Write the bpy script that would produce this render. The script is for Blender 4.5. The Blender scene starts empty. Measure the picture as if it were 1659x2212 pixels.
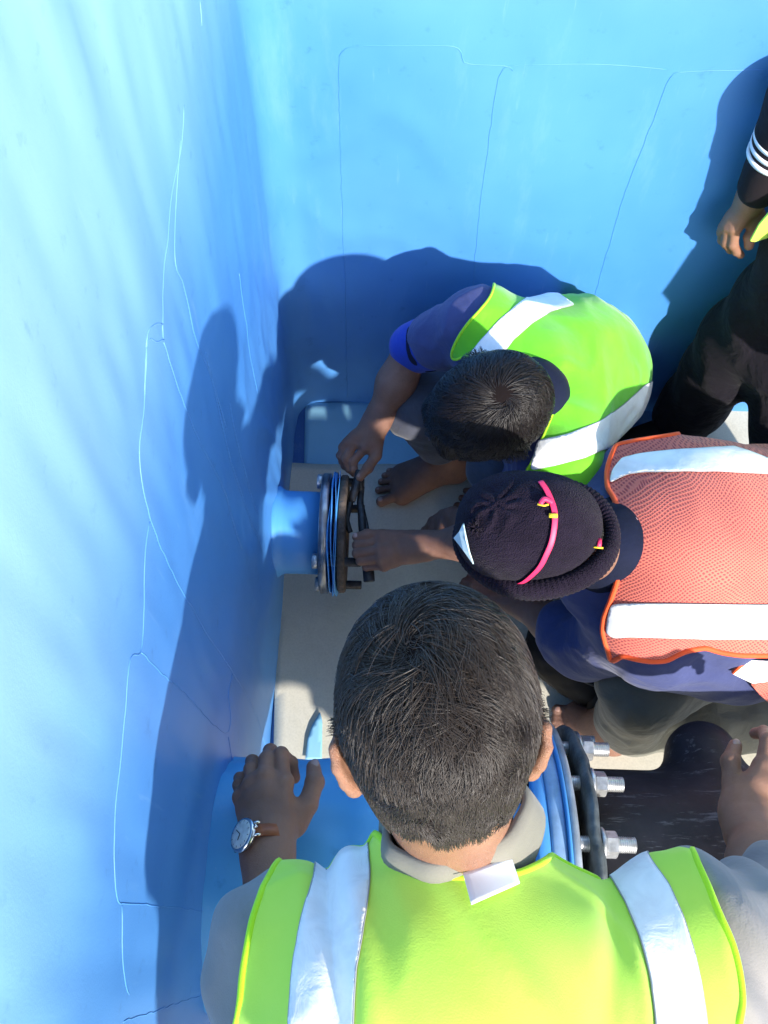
import bpy, math, random
import numpy as np
from mathutils import Matrix, Vector

# ---------------------------------------------------------------- camera
rad = math.radians
S = bpy.context.scene
FPX, CX, CY, IW, IH = 1982.0, 829.5, 1106.0, 1659.0, 2212.0
NAD = (-30.0, 984.0)
_pd = math.atan(math.hypot(*NAD) / FPX)
_pitch = math.pi / 2 - _pd
_roll = math.atan(-NAD[0] / NAD[1])
F = np.array([0, math.cos(_pitch), -math.sin(_pitch)])
_U0 = np.array([0, math.sin(_pitch), math.cos(_pitch)])
_R0 = np.array([1.0, 0, 0])
R = math.cos(_roll) * _R0 + math.sin(_roll) * _U0
U = -math.sin(_roll) * _R0 + math.cos(_roll) * _U0
CAM = np.array([0, 0, 2.15])
cd = bpy.data.cameras.new("camera"); cam = bpy.data.objects.new("camera", cd)
S.collection.objects.link(cam); S.camera = cam
cam.matrix_world = Matrix([[R[0], U[0], -F[0], CAM[0]], [R[1], U[1], -F[1], CAM[1]], [R[2], U[2], -F[2], CAM[2]], [0, 0, 0, 1]])
cd.sensor_fit = 'VERTICAL'; cd.sensor_height = 24.0; cd.lens = 24.0 * FPX / IH
cd.clip_start = 0.02; cd.clip_end = 500

# ---------------------------------------------------------------- sky, sun, exposure
SUN = np.array([-0.56, 1.0, -0.62]); SUN = SUN / np.linalg.norm(SUN)     # travel direction
w = bpy.data.worlds.new("World"); S.world = w; w.use_nodes = True
nt = w.node_tree; bg = nt.nodes['Background']
sky = nt.nodes.new('ShaderNodeTexSky'); sky.sky_type = 'NISHITA'; sky.sun_disc = False
sky.sun_elevation = math.asin(-SUN[2]); sky.sun_rotation = math.atan2(-SUN[0], -SUN[1])
nt.links.new(sky.outputs[0], bg.inputs[0]); bg.inputs[1].default_value = 0.15
sl = bpy.data.lights.new("sun", 'SUN'); sl.energy = 4.4; sl.angle = rad(1.2); sl.color = (1.0, 0.95, 0.88)
so = bpy.data.objects.new("sun", sl); S.collection.objects.link(so)
so.rotation_euler = Vector(SUN).to_track_quat('-Z', 'Y').to_euler(); so.location = (3, -5, 5)
S.view_settings.view_transform = 'Standard'; S.view_settings.look = 'None'
S.view_settings.exposure = 0.95; S.view_settings.gamma = 1.0

# ---------------------------------------------------------------- placing helpers
# (the photograph is measured on a 1659 x 2212 grid; a ray is cut by a plane or taken to a depth)
def ray(u, v):
    return F + (u - CX) / FPX * R + (CY - v) / FPX * U
def P(u, v, z=None, x=None, y=None, d=None):
    r = ray(u, v)
    t = (z - CAM[2]) / r[2] if z is not None else x / r[0] if x is not None else y / r[1] if y is not None else d
    return CAM + t * r
def proj(p):
    q = np.asarray(p) - CAM
    t = q @ F
    return CX + FPX * (q @ R) / t, CY - FPX * (q @ U) / t, t
A = lambda *a: np.array(a, float)
def nrm(v):
    v = np.asarray(v, float)
    return v / (np.linalg.norm(v, axis=-1, keepdims=True) + 1e-12)

# ---------------------------------------------------------------- smooth value noise
def vnoise(X, Y, Z, seed=0):
    def h(i, j, k):
        n = (i * 374761393 + j * 668265263 + k * 2147483647 + seed * 974711) & 0x7fffffff
        n = ((n ^ (n >> 13)) * 1274126177) & 0x7fffffff
        return ((n ^ (n >> 16)) & 0xffff) / 32767.5 - 1
    xi, yi, zi = [np.floor(a).astype(np.int64) for a in (X, Y, Z)]
    fx, fy, fz = X - xi, Y - yi, Z - zi
    fx, fy, fz = [a * a * (3 - 2 * a) for a in (fx, fy, fz)]
    r = 0
    for a in (0, 1):
        for b in (0, 1):
            for c in (0, 1):
                r = r + h(xi + a, yi + b, zi + c) * (fx if a else 1 - fx) * (fy if b else 1 - fy) * (fz if c else 1 - fz)
    return r

# ---------------------------------------------------------------- signed distance modelling
def cone(a, b, ra, rb, k=.02, n=None, f=1.0):
    return dict(t='c', a=A(*a), b=A(*b), ra=ra, rb=rb, k=k, n=None if n is None else nrm(n), f=f)
def ball(c, r, k=.02): return cone(c, c, r, r, k)
def ell(c, r, M=None, k=.02, cut=False):
    return dict(t='e', c=A(*c), r=A(*r), M=np.eye(3) if M is None else np.asarray(M), k=k, cut=cut)
def chain(pts, rs, k=.02, n=None, f=1.0):
    return [cone(pts[i], pts[i + 1], rs[i], rs[i + 1], k, n, f) for i in range(len(pts) - 1)]
def dist(p, Q):
    if p['t'] == 'c':
        ab = p['b'] - p['a']; L = ab @ ab
        w_ = Q - p['a']
        h = np.clip((w_ @ ab) / L, 0, 1) if L > 1e-12 else np.zeros(Q.shape[:-1])
        w_ = w_ - h[..., None] * ab
        r = p['ra'] + h * (p['rb'] - p['ra'])
        if p['n'] is None: return np.sqrt((w_ ** 2).sum(-1)) - r
        c = w_ @ p['n']; o = (w_ ** 2).sum(-1) - c * c
        k0 = np.sqrt(np.maximum(o + (c / p['f']) ** 2, 1e-12))
        return (k0 - r) * np.clip(k0 / np.sqrt(np.maximum(o + c * c / p['f'] ** 4, 1e-12)), .2, 2)
    q = (Q - p['c']) @ p['M']
    k0 = np.sqrt(((q / p['r']) ** 2).sum(-1)); k1 = np.sqrt(((q / p['r'] ** 2) ** 2).sum(-1))
    return k0 * (k0 - 1) / np.maximum(k1, 1e-9)
def smin(a, b, k):
    h = np.maximum(k - np.abs(a - b), 0) / k
    return np.minimum(a, b) - h * h * k * .25
def field(prims, Q, infl=0.0):
    D = np.full(Q.shape[:-1], 9.0)
    for p in prims:
        d = dist(p, Q) - (0 if p.get('cut') else infl)
        D = -smin(-D, d, p['k']) if p.get('cut') else smin(D, d, p['k'])
    return D
def bounds(p):
    if p['t'] == 'c':
        r = max(p['ra'], p['rb']) * max(1, p['f'])
        return np.minimum(p['a'], p['b']) - r, np.maximum(p['a'], p['b']) + r
    e = np.sqrt(((p['M'] * p['r']) ** 2).sum(1))
    return p['c'] - e, p['c'] + e
def mesh_of(prims, h, infl=0.0, disp=None, smooth=1, clip=None):
    """surface of a smooth union of primitives (naive surface nets) -> verts, quads"""
    pos = [p for p in prims if not p.get('cut')]
    lo = np.min([bounds(p)[0] for p in pos], 0) - infl - 3 * h - .012
    hi = np.max([bounds(p)[1] for p in pos], 0) + infl + 3 * h + .012
    if clip is not None: lo = np.maximum(lo, clip[0]); hi = np.minimum(hi, clip[1])
    n = np.ceil((hi - lo) / h).astype(int) + 1
    ax = [lo[i] + np.arange(n[i]) * h for i in range(3)]
    D = np.full(n, .5, np.float32)
    for p in prims:
        a, b = bounds(p); m = p['k'] + infl + 4 * h + .012
        i0 = np.clip(np.floor((a - m - lo) / h).astype(int), 0, n); i1 = np.clip(np.ceil((b + m - lo) / h).astype(int) + 1, 0, n)
        if (i1 <= i0).any(): continue
        sl_ = tuple(slice(i0[i], i1[i]) for i in range(3))
        Q = np.stack(np.meshgrid(*[ax[i][sl_[i]] for i in range(3)], indexing='ij'), -1)
        d = dist(p, Q)
        if p.get('cut'): D[sl_] = -smin(-D[sl_], d, p['k'])
        else: D[sl_] = smin(D[sl_], d - infl, p['k'])
    if disp is not None:
        near = np.abs(D) < .05
        ix = np.nonzero(near)
        D[near] += disp(ax[0][ix[0]], ax[1][ix[1]], ax[2][ix[2]])
    D[0] = D[-1] = .5; D[:, 0] = D[:, -1] = .5; D[:, :, 0] = D[:, :, -1] = .5
    s = D < 0
    c = np.zeros(np.array(n) - 1, np.int8)
    for i in (0, 1):
        for j in (0, 1):
            for k in (0, 1): c += s[i:n[0] - 1 + i, j:n[1] - 1 + j, k:n[2] - 1 + k]
    act = (c > 0) & (c < 8)
    I = np.nonzero(act); nv = len(I[0])
    idx = np.full(act.shape, -1, np.int64); idx[I] = np.arange(nv)
    acc = np.zeros((nv, 3)); cnt = np.zeros(nv)
    cor = [(i, j, k) for i in (0, 1) for j in (0, 1) for k in (0, 1)]
    for a in cor:
        for d_ in range(3):
            if a[d_]: continue
            b = list(a); b[d_] = 1
            da = D[I[0] + a[0], I[1] + a[1], I[2] + a[2]]; db = D[I[0] + b[0], I[1] + b[1], I[2] + b[2]]
            m = (da < 0) != (db < 0)
            t = np.where(m, da / np.where(m, da - db, 1), 0)
            q = np.tile(np.array(a, float), (nv, 1)); q[:, d_] = t
            acc[m] += q[m]; cnt[m] += 1
    V = lo + (np.stack(I, 1) + acc / cnt[:, None]) * h
    quads = []
    for d_ in range(3):
        e1, e2 = (d_ + 1) % 3, (d_ + 2) % 3
        sa = [slice(1, -1)] * 3; sb = [slice(1, -1)] * 3
        sa[d_] = slice(0, -1); sb[d_] = slice(1, None)
        sa, sb = tuple(sa), tuple(sb)
        A_, B_ = s[sa], s[sb]
        m = A_ != B_
        J = list(np.nonzero(m)); flip = B_[m]
        for q_ in range(3):
            if q_ != d_: J[q_] = J[q_] + 1
        def cell(o1, o2):
            K = [j.copy() for j in J]; K[e1] = K[e1] + o1; K[e2] = K[e2] + o2
            return idx[K[0], K[1], K[2]]
        q = np.stack([cell(-1, -1), cell(0, -1), cell(0, 0), cell(-1, 0)], 1)
        q[flip] = q[flip][:, ::-1]
        quads.append(q)
    Fq = np.concatenate(quads)
    Fq = Fq[(Fq >= 0).all(1)]
    for _ in range(smooth): V = lap(V, Fq, .5)
    return V, Fq
def edges_of(Fq):
    E = np.concatenate([Fq[:, [i, (i + 1) % Fq.shape[1]]] for i in range(Fq.shape[1])])
    return E
def lap(V, Fq, a):
    E = edges_of(Fq)
    acc = np.zeros_like(V); c = np.zeros(len(V))
    for i in range(3): acc[:, i] = np.bincount(E[:, 0], V[E[:, 1], i], len(V)) + np.bincount(E[:, 1], V[E[:, 0], i], len(V))
    c = np.bincount(E[:, 0], minlength=len(V)) + np.bincount(E[:, 1], minlength=len(V))
    return V + a * (acc / np.maximum(c, 1)[:, None] - V)
def vnormals(V, Fq):
    n = np.cross(V[Fq[:, 2]] - V[Fq[:, 0]], V[Fq[:, 3 % Fq.shape[1]]] - V[Fq[:, 1]])
    N = np.zeros_like(V)
    for j in range(Fq.shape[1]):
        for i in range(3): N[:, i] += np.bincount(Fq[:, j], n[:, i], len(V))
    return nrm(N)
def inside(poly, u, v):
    poly = np.asarray(poly, float); r = np.zeros(np.shape(u), bool)
    for i in range(len(poly)):
        (x1, y1), (x2, y2) = poly[i], poly[i - 1]
        if y1 == y2: continue
        c = ((y1 > v) != (y2 > v)) & (u < (x2 - x1) * (v - y1) / (y2 - y1) + x1)
        r ^= c
    return r
def crom(pts, n=8, closed=False):
    """Catmull-Rom through points"""
    p = np.asarray(pts, float); m = len(p); out = []
    for i in range(m if closed else m - 1):
        if closed: a, b, c, d = p[i - 1], p[i], p[(i + 1) % m], p[(i + 2) % m]
        else: a, b, c, d = p[max(i - 1, 0)], p[i], p[i + 1], p[min(i + 2, m - 1)]
        for t in np.arange(n) / n:
            out.append(.5 * (2 * b + (c - a) * t + (2 * a - 5 * b + 4 * c - d) * t * t + (3 * b - a - 3 * c + d) * t ** 3))
    if not closed: out.append(p[-1])
    return np.array(out)
def patch(V, Fq, poly, off, sel=None, sm=3, curve=True, pred=None, snap=7.0):
    """the part of a surface that a screen outline covers, pushed out by off; its rim snapped onto the outline -> verts, faces, rim loops"""
    pl = crom(poly, 6, True) if curve else np.asarray(poly, float)
    u, v, _ = proj(V)
    C = V[Fq].mean(1); cu, cv, _ = proj(C)
    m = inside(pl, cu, cv)
    N = vnormals(V, Fq)
    if sel is not None: m &= sel(C, nrm(N[Fq].mean(1)))
    f = Fq[m]
    # drop faces hanging on by a corner
    for _ in range(2):
        E = np.sort(edges_of(f), 1); key = E[:, 0] * len(V) + E[:, 1]
        uq, inv, ct = np.unique(key, return_inverse=True, return_counts=True)
        nb = (ct[inv.reshape(4, -1)] == 1).sum(0)
        f = f[nb < 3]
    used, inv = np.unique(f, return_inverse=True)
    f = inv.reshape(f.shape); W = V[used].copy(); Nw = N[used]
    # rim
    E = edges_of(f); es = {}
    for a, b in E:
        es[(a, b)] = 1
    rim = [(a, b) for (a, b) in es if (b, a) not in es]
    bv = np.unique(np.array(rim).ravel()) if rim else np.array([], int)
    if len(bv) and snap:
        uu, vv, tt = proj(W[bv])
        a = pl; b = np.roll(pl, -1, 0); ab = b - a
        q = np.stack([uu, vv], 1)[:, None] - a[None]
        h = np.clip((q * ab).sum(-1) / np.maximum((ab ** 2).sum(-1), 1e-9), 0, 1)
        near = a[None] + h[..., None] * ab[None]
        dd = np.hypot(*(np.stack([uu, vv], 1)[:, None] - near).transpose(2, 0, 1))
        j = dd.argmin(1); near = near[np.arange(len(j)), j]; dm = dd.min(1)
        ok = dm < snap
        du = near[:, 0] - uu; dv = near[:, 1] - vv
        mv = (du[:, None] * R - dv[:, None] * U) / FPX * tt[:, None]
        mv = mv - (mv * Nw[bv]).sum(1)[:, None] * Nw[bv]
        W[bv[ok]] += mv[ok]
    nb = {}
    for a, b in rim: nb.setdefault(a, []).append(b); nb.setdefault(b, []).append(a)
    keys = np.array([k for k in nb if len(nb[k]) == 2], int)
    if len(keys):
        n0 = np.array([nb[k][0] for k in keys]); n1 = np.array([nb[k][1] for k in keys])
        for _ in range(sm): W[keys] = .5 * W[keys] + .25 * (W[n0] + W[n1])
    # relax the ring inside the rim
    isb = np.zeros(len(W), bool); isb[bv] = True
    for _ in range(2):
        L = lap(W, f, .4); W[~isb] = np.where((np.isin(np.nonzero(~isb)[0], np.unique(f[isb[f].any(1)])))[:, None], L[~isb], W[~isb])
    W = W + Nw * off
    nxt = {}
    for a, b in rim: nxt.setdefault(a, []).append(b)
    loops = []; seen = set()
    for st in list(nxt):
        if st in seen: continue
        lp = [st]; seen.add(st); cur = st
        while True:
            c = [x for x in nxt.get(cur, []) if x not in seen]
            if not c: break
            cur = c[0]; seen.add(cur); lp.append(cur)
        if len(lp) > 12: loops.append(W[lp])
    return W, f, loops

# ---------------------------------------------------------------- blender objects
COL = S.collection
def raw(name, V, faces, mat, smooth=True, solid=0.0, off=-1.0):
    me = bpy.data.meshes.new(name)
    V = np.asarray(V, np.float32)
    if isinstance(faces, np.ndarray):
        n, k = faces.shape
        me.vertices.add(len(V)); me.vertices.foreach_set('co', V.ravel())
        me.loops.add(n * k); me.loops.foreach_set('vertex_index', faces.astype(np.int32).ravel())
        me.polygons.add(n); me.polygons.foreach_set('loop_start', np.arange(0, n * k, k, dtype=np.int32))
        me.polygons.foreach_set('loop_total', np.full(n, k, np.int32))
        me.update(calc_edges=True); me.validate()
    else:
        me.from_pydata([tuple(map(float, q)) for q in V], [], [tuple(map(int, f)) for f in faces]); me.update()
    if smooth:
        me.polygons.foreach_set('use_smooth', np.ones(len(me.polygons), bool))
    if mat: me.materials.append(mat)
    o = bpy.data.objects.new(name, me); COL.objects.link(o)
    if solid:
        m = o.modifiers.new('thick', 'SOLIDIFY'); m.thickness = solid; m.offset = off
    return o
def obj(name, V, faces, mat, parent=None, **kw):
    V = np.asarray(V, float)
    if parent is not None: V = V - np.array(world_loc(parent))
    o = raw(name, V, faces, mat, **kw)
    if parent is not None: o.parent = parent
    return o
def world_loc(o):
    l = Vector(o.location)
    while o.parent: o = o.parent; l = l + Vector(o.location)
    return l
def tag(o, label, cat, group=None, kind=None):
    if label: o['label'] = label
    if cat: o['category'] = cat
    if group: o['group'] = group
    if kind: o['kind'] = kind
    return o
def thing(name, label, cat, loc, group=None):
    o = bpy.data.objects.new(name, None); COL.objects.link(o); o.location = tuple(map(float, loc)); o.empty_display_size = .1
    return tag(o, label, cat, group)
def single(name, label, cat, V, faces, mat, group=None, kind=None, **kw):
    """a thing that is one mesh, its origin at its base"""
    V = np.asarray(V, float); b = A(V[:, 0].mean(), V[:, 1].mean(), V[:, 2].min())
    o = raw(name, V - b, faces, mat, **kw); o.location = tuple(b)
    return tag(o, label, cat, group, kind)
def join(parts):
    Vs, Fs, n = [], [], 0
    for V, f in parts:
        Vs.append(np.asarray(V, float)); Fs += [[int(i) + n for i in q] for q in f]; n += len(V)
    return np.concatenate(Vs), Fs
def joinq(parts):
    Vs, Fs, n = [], [], 0
    for V, f in parts: Vs.append(V); Fs.append(f + n); n += len(V)
    return np.concatenate(Vs), np.concatenate(Fs)
def frame_of(d, up=None):
    d = nrm(d); up = A(0, 0, 1) if up is None else A(*up)
    if abs(d @ nrm(up)) > .97: up = A(0, 1, 0) if abs(d[1]) < .9 else A(1, 0, 0)
    x = nrm(np.cross(up, d)); y = np.cross(d, x)
    return x, y, d
def tube(pts, r, n=8, closed=False, flat=1.0, up=None):
    pts = np.asarray(pts, float); m = len(pts)
    r = np.full(m, r) if np.isscalar(r) else np.asarray(r)
    if closed: T = np.roll(pts, -1, 0) - np.roll(pts, 1, 0)
    else: T = np.gradient(pts, axis=0)
    T = nrm(T)
    x, y, _ = frame_of(T[0], up[0] if np.ndim(up) == 2 else up)
    V = []
    for i in range(m):
        if up is not None: x, y, _ = frame_of(T[i], up[i] if np.ndim(up) == 2 else up)
        else:
            x = nrm(x - (x @ T[i]) * T[i]); y = np.cross(T[i], x)
        a = np.arange(n) / n * 2 * math.pi
        V.append(pts[i] + r[i] * (np.cos(a)[:, None] * x + flat * np.sin(a)[:, None] * y))
    V = np.concatenate(V); Fq = []
    for i in range(m if closed else m - 1):
        for j in range(n):
            a, b = i * n + j, i * n + (j + 1) % n; c, d = ((i + 1) % m) * n + (j + 1) % n, ((i + 1) % m) * n + j
            Fq.append([a, b, c, d])
    if not closed: Fq += [list(range(n))[::-1], [(m - 1) * n + j for j in range(n)]]
    return V, Fq
def lathe(c, axis, prof, n=48, closed=False, phase=0.0, wob=None):
    """profile of (along, radius) about an axis; ends capped when radius > 0 and not closed"""
    x, y, d = frame_of(axis); V = []; m = len(prof)
    for j in range(n):
        a = phase + j / n * 2 * math.pi
        for i, (s, r) in enumerate(prof):
            q = wob(a, i) if wob else 0
            V.append(A(*c) + (s + q) * d + r * (math.cos(a) * x + math.sin(a) * y))
    Fq = []
    for j in range(n):
        for i in range(m if closed else m - 1):
            Fq.append([j * m + i, ((j + 1) % n) * m + i, ((j + 1) % n) * m + (i + 1) % m, j * m + (i + 1) % m])
    if not closed:
        Fq += [[j * m for j in range(n)][::-1], [j * m + m - 1 for j in range(n)]]
    return np.array(V), Fq
def ring_plate(c, axis, r0, r1, th, n=64, bev=.003):
    return lathe(c, axis, [(0, r0), (0, r1 - bev), (bev, r1), (th - bev, r1), (th, r1 - bev), (th, r0)], n, closed=True)
def hexbar(c, axis, r, h, ph=0, bev=.12):
    return lathe(c, axis, [(0, r * (1 - bev)), (h * .12, r), (h * .88, r), (h, r * (1 - bev))], 6, phase=ph)
def cyl(c, axis, r, h, n=20, bev=.0015):
    return lathe(c, axis, [(0, r - bev), (bev, r), (h - bev, r), (h, r - bev)], n)
def prism(outline, z0, z1):
    n = len(outline)
    V = [A(x, y, z0) for x, y in outline] + [A(x, y, z1) for x, y in outline]
    return np.array(V), [list(range(n))[::-1], list(range(n, 2 * n))] + [[i, (i + 1) % n, (i + 1) % n + n, i + n] for i in range(n)]

# ---------------------------------------------------------------- materials
def mat(name, col, rough=.6, spec=.5, metal=0.0, var=0.0, vscale=8, bump=0.0, bscale=60, bdist=.002, sheen=0.0, coat=0.0, alt=None, trans=0.0, detail=6, sss=0.0):
    m = bpy.data.materials.new(name); m.use_nodes = True; t = m.node_tree; b = t.nodes['Principled BSDF']
    b.inputs['Base Color'].default_value = (*col, 1); b.inputs['Roughness'].default_value = rough
    b.inputs['Metallic'].default_value = metal; b.inputs['Specular IOR Level'].default_value = spec
    b.inputs['Sheen Weight'].default_value = sheen; b.inputs['Coat Weight'].default_value = coat
    if sss: b.inputs['Subsurface Weight'].default_value = sss; b.inputs['Subsurface Scale'].default_value = .01; b.inputs['Subsurface Radius'].default_value = (1, .35, .2)
    tc = t.nodes.new('ShaderNodeTexCoord')
    if var:
        n = t.nodes.new('ShaderNodeTexNoise'); n.inputs['Scale'].default_value = vscale; n.inputs['Detail'].default_value = detail; n.inputs['Roughness'].default_value = .6
        t.links.new(tc.outputs['Object'], n.inputs['Vector'])
        r = t.nodes.new('ShaderNodeValToRGB'); e = r.color_ramp.elements
        a = alt if alt is not None else tuple(c * (1 - var) for c in col)
        c2 = col if alt is not None else tuple(min(1, c * (1 + var)) for c in col)
        e[0].position = .35; e[0].color = (*a, 1); e[1].position = .65; e[1].color = (*c2, 1)
        t.links.new(n.outputs['Fac'], r.inputs['Fac']); t.links.new(r.outputs['Color'], b.inputs['Base Color'])
    if bump:
        n = t.nodes.new('ShaderNodeTexNoise'); n.inputs['Scale'].default_value = bscale; n.inputs['Detail'].default_value = 5
        t.links.new(tc.outputs['Object'], n.inputs['Vector'])
        q = t.nodes.new('ShaderNodeBump'); q.inputs['Strength'].default_value = bump; q.inputs['Distance'].default_value = bdist
        t.links.new(n.outputs['Fac'], q.inputs['Height']); t.links.new(q.outputs['Normal'], b.inputs['Normal'])
    return m
def N_(t, kind, **kw):
    n = t.nodes.new('ShaderNode' + kind)
    for k, v in kw.items():
        if k in n.inputs: n.inputs[k].default_value = v
        else: setattr(n, k, v)
    return n
# ================================================================ MATERIALS
def membrane_mat(name, base, scuff=.0, painted_glare=.0):
    m = mat(name, base, rough=.42, spec=.45)
    t = m.node_tree; b = t.nodes['Principled BSDF']
    tc = N_(t, 'TexCoord')
    n1 = N_(t, 'TexNoise', Scale=1.6, Detail=4, Roughness=.55)
    n2 = N_(t, 'TexNoise', Scale=26.0, Detail=6, Roughness=.7)
    mp = N_(t, 'Mapping'); mp.inputs['Scale'].default_value = (1, 1, .22)
    n3 = N_(t, 'TexNoise', Scale=9.0, Detail=8, Roughness=.72)
    n4 = N_(t, 'TexNoise', Scale=420.0, Detail=2)
    for n in (n1, n2, n4): t.links.new(tc.outputs['Object'], n.inputs['Vector'])
    t.links.new(tc.outputs['Object'], mp.inputs['Vector']); t.links.new(mp.outputs[0], n3.inputs['Vector'])
    r1 = N_(t, 'ValToRGB'); e = r1.color_ramp.elements
    e[0].position = .3; e[0].color = (base[0] * .75, base[1] * .84, base[2] * .9, 1); e[1].position = .7; e[1].color = (base[0] * 1.25, base[1] * 1.1, base[2] * 1.04, 1)
    t.links.new(n1.outputs['Fac'], r1.inputs['Fac'])
    r3 = N_(t, 'ValToRGB'); e = r3.color_ramp.elements
    e[0].position = .56; e[0].color = (0, 0, 0, 1); e[1].position = .80; e[1].color = (scuff, scuff, scuff, 1)
    t.links.new(n3.outputs['Fac'], r3.inputs['Fac'])
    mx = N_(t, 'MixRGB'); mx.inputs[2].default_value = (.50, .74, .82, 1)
    t.links.new(r1.outputs['Color'], mx.inputs[1])
    # pale top: strong light and glare painted into the colour, broken by noise
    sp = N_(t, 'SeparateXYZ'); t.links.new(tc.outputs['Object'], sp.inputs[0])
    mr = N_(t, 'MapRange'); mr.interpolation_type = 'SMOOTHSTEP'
    mr.inputs['From Min'].default_value = 1.10; mr.inputs['From Max'].default_value = 1.75; mr.inputs['To Max'].default_value = painted_glare
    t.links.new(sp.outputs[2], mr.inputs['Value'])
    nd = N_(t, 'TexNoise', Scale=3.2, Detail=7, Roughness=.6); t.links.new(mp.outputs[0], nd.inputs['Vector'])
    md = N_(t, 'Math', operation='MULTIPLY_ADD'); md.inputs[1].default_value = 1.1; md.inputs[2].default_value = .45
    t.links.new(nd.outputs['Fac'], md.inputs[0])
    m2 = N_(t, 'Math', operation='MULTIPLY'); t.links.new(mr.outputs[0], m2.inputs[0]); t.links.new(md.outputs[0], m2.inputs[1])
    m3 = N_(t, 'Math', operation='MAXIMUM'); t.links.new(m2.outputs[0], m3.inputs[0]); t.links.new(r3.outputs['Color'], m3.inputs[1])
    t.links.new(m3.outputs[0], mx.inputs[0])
    mps = N_(t, 'Mapping'); mps.inputs['Scale'].default_value = (1, 1, .09); mps.inputs['Rotation'].default_value = (.25, .12, 0)
    t.links.new(tc.outputs['Object'], mps.inputs[0])
    ns_ = N_(t, 'TexNoise', Scale=70.0, Detail=4, Roughness=.6); t.links.new(mps.outputs[0], ns_.inputs['Vector'])
    rs_ = N_(t, 'ValToRGB'); e = rs_.color_ramp.elements
    e[0].position = .66; e[0].color = (0, 0, 0, 1); e[1].position = .74; e[1].color = (.09, .09, .09, 1)
    t.links.new(ns_.outputs['Fac'], rs_.inputs['Fac'])
    mxs = N_(t, 'MixRGB'); mxs.inputs[2].default_value = (.45, .66, .80, 1)
    t.links.new(rs_.outputs[0], mxs.inputs[0]); t.links.new(mx.outputs[0], mxs.inputs[1]); mx = mxs
    # grime specks
    r4 = N_(t, 'ValToRGB'); e = r4.color_ramp.elements
    e[0].position = .26; e[0].color = (.72, .76, .8, 1); e[1].position = .40; e[1].color = (1, 1, 1, 1)
    t.links.new(n2.outputs['Fac'], r4.inputs['Fac'])
    mu = N_(t, 'MixRGB'); mu.blend_type = 'MULTIPLY'; mu.inputs[0].default_value = .9
    t.links.new(mx.outputs[0], mu.inputs[1]); t.links.new(r4.outputs['Color'], mu.inputs[2])
    t.links.new(mu.outputs[0], b.inputs['Base Color'])
    ad = N_(t, 'Math', operation='MULTIPLY_ADD'); ad.inputs[1].default_value = .35
    t.links.new(n4.outputs['Fac'], ad.inputs[0]); t.links.new(n2.outputs['Fac'], ad.inputs[2])
    q = N_(t, 'Bump', Strength=.12, Distance=.003)
    t.links.new(ad.outputs[0], q.inputs['Height']); t.links.new(q.outputs[0], b.inputs['Normal'])
    rr = N_(t, 'MapRange'); rr.inputs['To Min'].default_value = .34; rr.inputs['To Max'].default_value = .58
    t.links.new(n1.outputs['Fac'], rr.inputs['Value']); t.links.new(rr.outputs[0], b.inputs['Roughness'])
    return m
BLUE = (.070, .252, .61)
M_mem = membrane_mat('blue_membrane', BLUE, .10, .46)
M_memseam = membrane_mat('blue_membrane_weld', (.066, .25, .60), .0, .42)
M_pipeblue = membrane_mat('blue_pipe_skin', (.075, .31, .68), .15)
M_bigpipe = membrane_mat('large_pipe_skin', (.10, .40, .72), .2)
M_floor = membrane_mat('floor_membrane', (.035, .13, .36), .3)
M_pale = membrane_mat('pale_sheet', (.24, .52, .70), .15)

def felt_mat():
    m = mat('geotextile_felt', (.30, .29, .25), rough=.95, spec=.15, bump=.35, bscale=160, bdist=.0010)
    t = m.node_tree; b = t.nodes['Principled BSDF']; tc = N_(t, 'TexCoord')
    n = N_(t, 'TexNoise', Scale=5.0, Detail=8, Roughness=.7); t.links.new(tc.outputs['Object'], n.inputs['Vector'])
    r = N_(t, 'ValToRGB'); e = r.color_ramp.elements
    e[0].position = .3; e[0].color = (.50, .475, .385, 1); e[1].position = .72; e[1].color = (.62, .59, .50, 1)
    t.links.new(n.outputs['Fac'], r.inputs['Fac'])
    n2 = N_(t, 'TexNoise', Scale=220.0, Detail=3); t.links.new(tc.outputs['Object'], n2.inputs['Vector'])
    r2 = N_(t, 'ValToRGB'); e = r2.color_ramp.elements
    e[0].position = .3; e[0].color = (.7, .7, .7, 1); e[1].position = .6; e[1].color = (1, 1, 1, 1)
    t.links.new(n2.outputs['Fac'], r2.inputs['Fac'])
    mu = N_(t, 'MixRGB'); mu.blend_type = 'MULTIPLY'; mu.inputs[0].default_value = .35
    t.links.new(r.outputs[0], mu.inputs[1]); t.links.new(r2.outputs[0], mu.inputs[2]); t.links.new(mu.outputs[0], b.inputs['Base Color'])
    return m
M_felt = felt_mat()
M_steel = mat('machined_steel', (.23, .24, .26), rough=.28, spec=.6, metal=.9, var=.35, vscale=30, bump=.15, bscale=90)
M_zinc = mat('zinc_bolt', (.48, .49, .50), rough=.42, metal=.75, var=.25, vscale=70, bump=.2, bscale=120)
M_dark = mat('dark_forged_steel', (.035, .034, .036), rough=.5, metal=.5, var=.5, vscale=50, bump=.4, bscale=90)
M_rust = mat('rusty_cast_iron', (.13, .095, .07), rough=.8, metal=.2, var=.3, vscale=45, bump=.8, bscale=110, bdist=.003, alt=(.045, .035, .03))
M_greyring = mat('galvanised_ring', (.34, .38, .43), rough=.55, metal=.35, var=.25, vscale=20, bump=.4, bscale=60)
M_clamp = mat('worn_cast_ring', (.13, .15, .16), rough=.65, metal=.3, var=.4, vscale=35, bump=.9, bscale=50, bdist=.004, alt=(.05, .06, .065))
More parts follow.
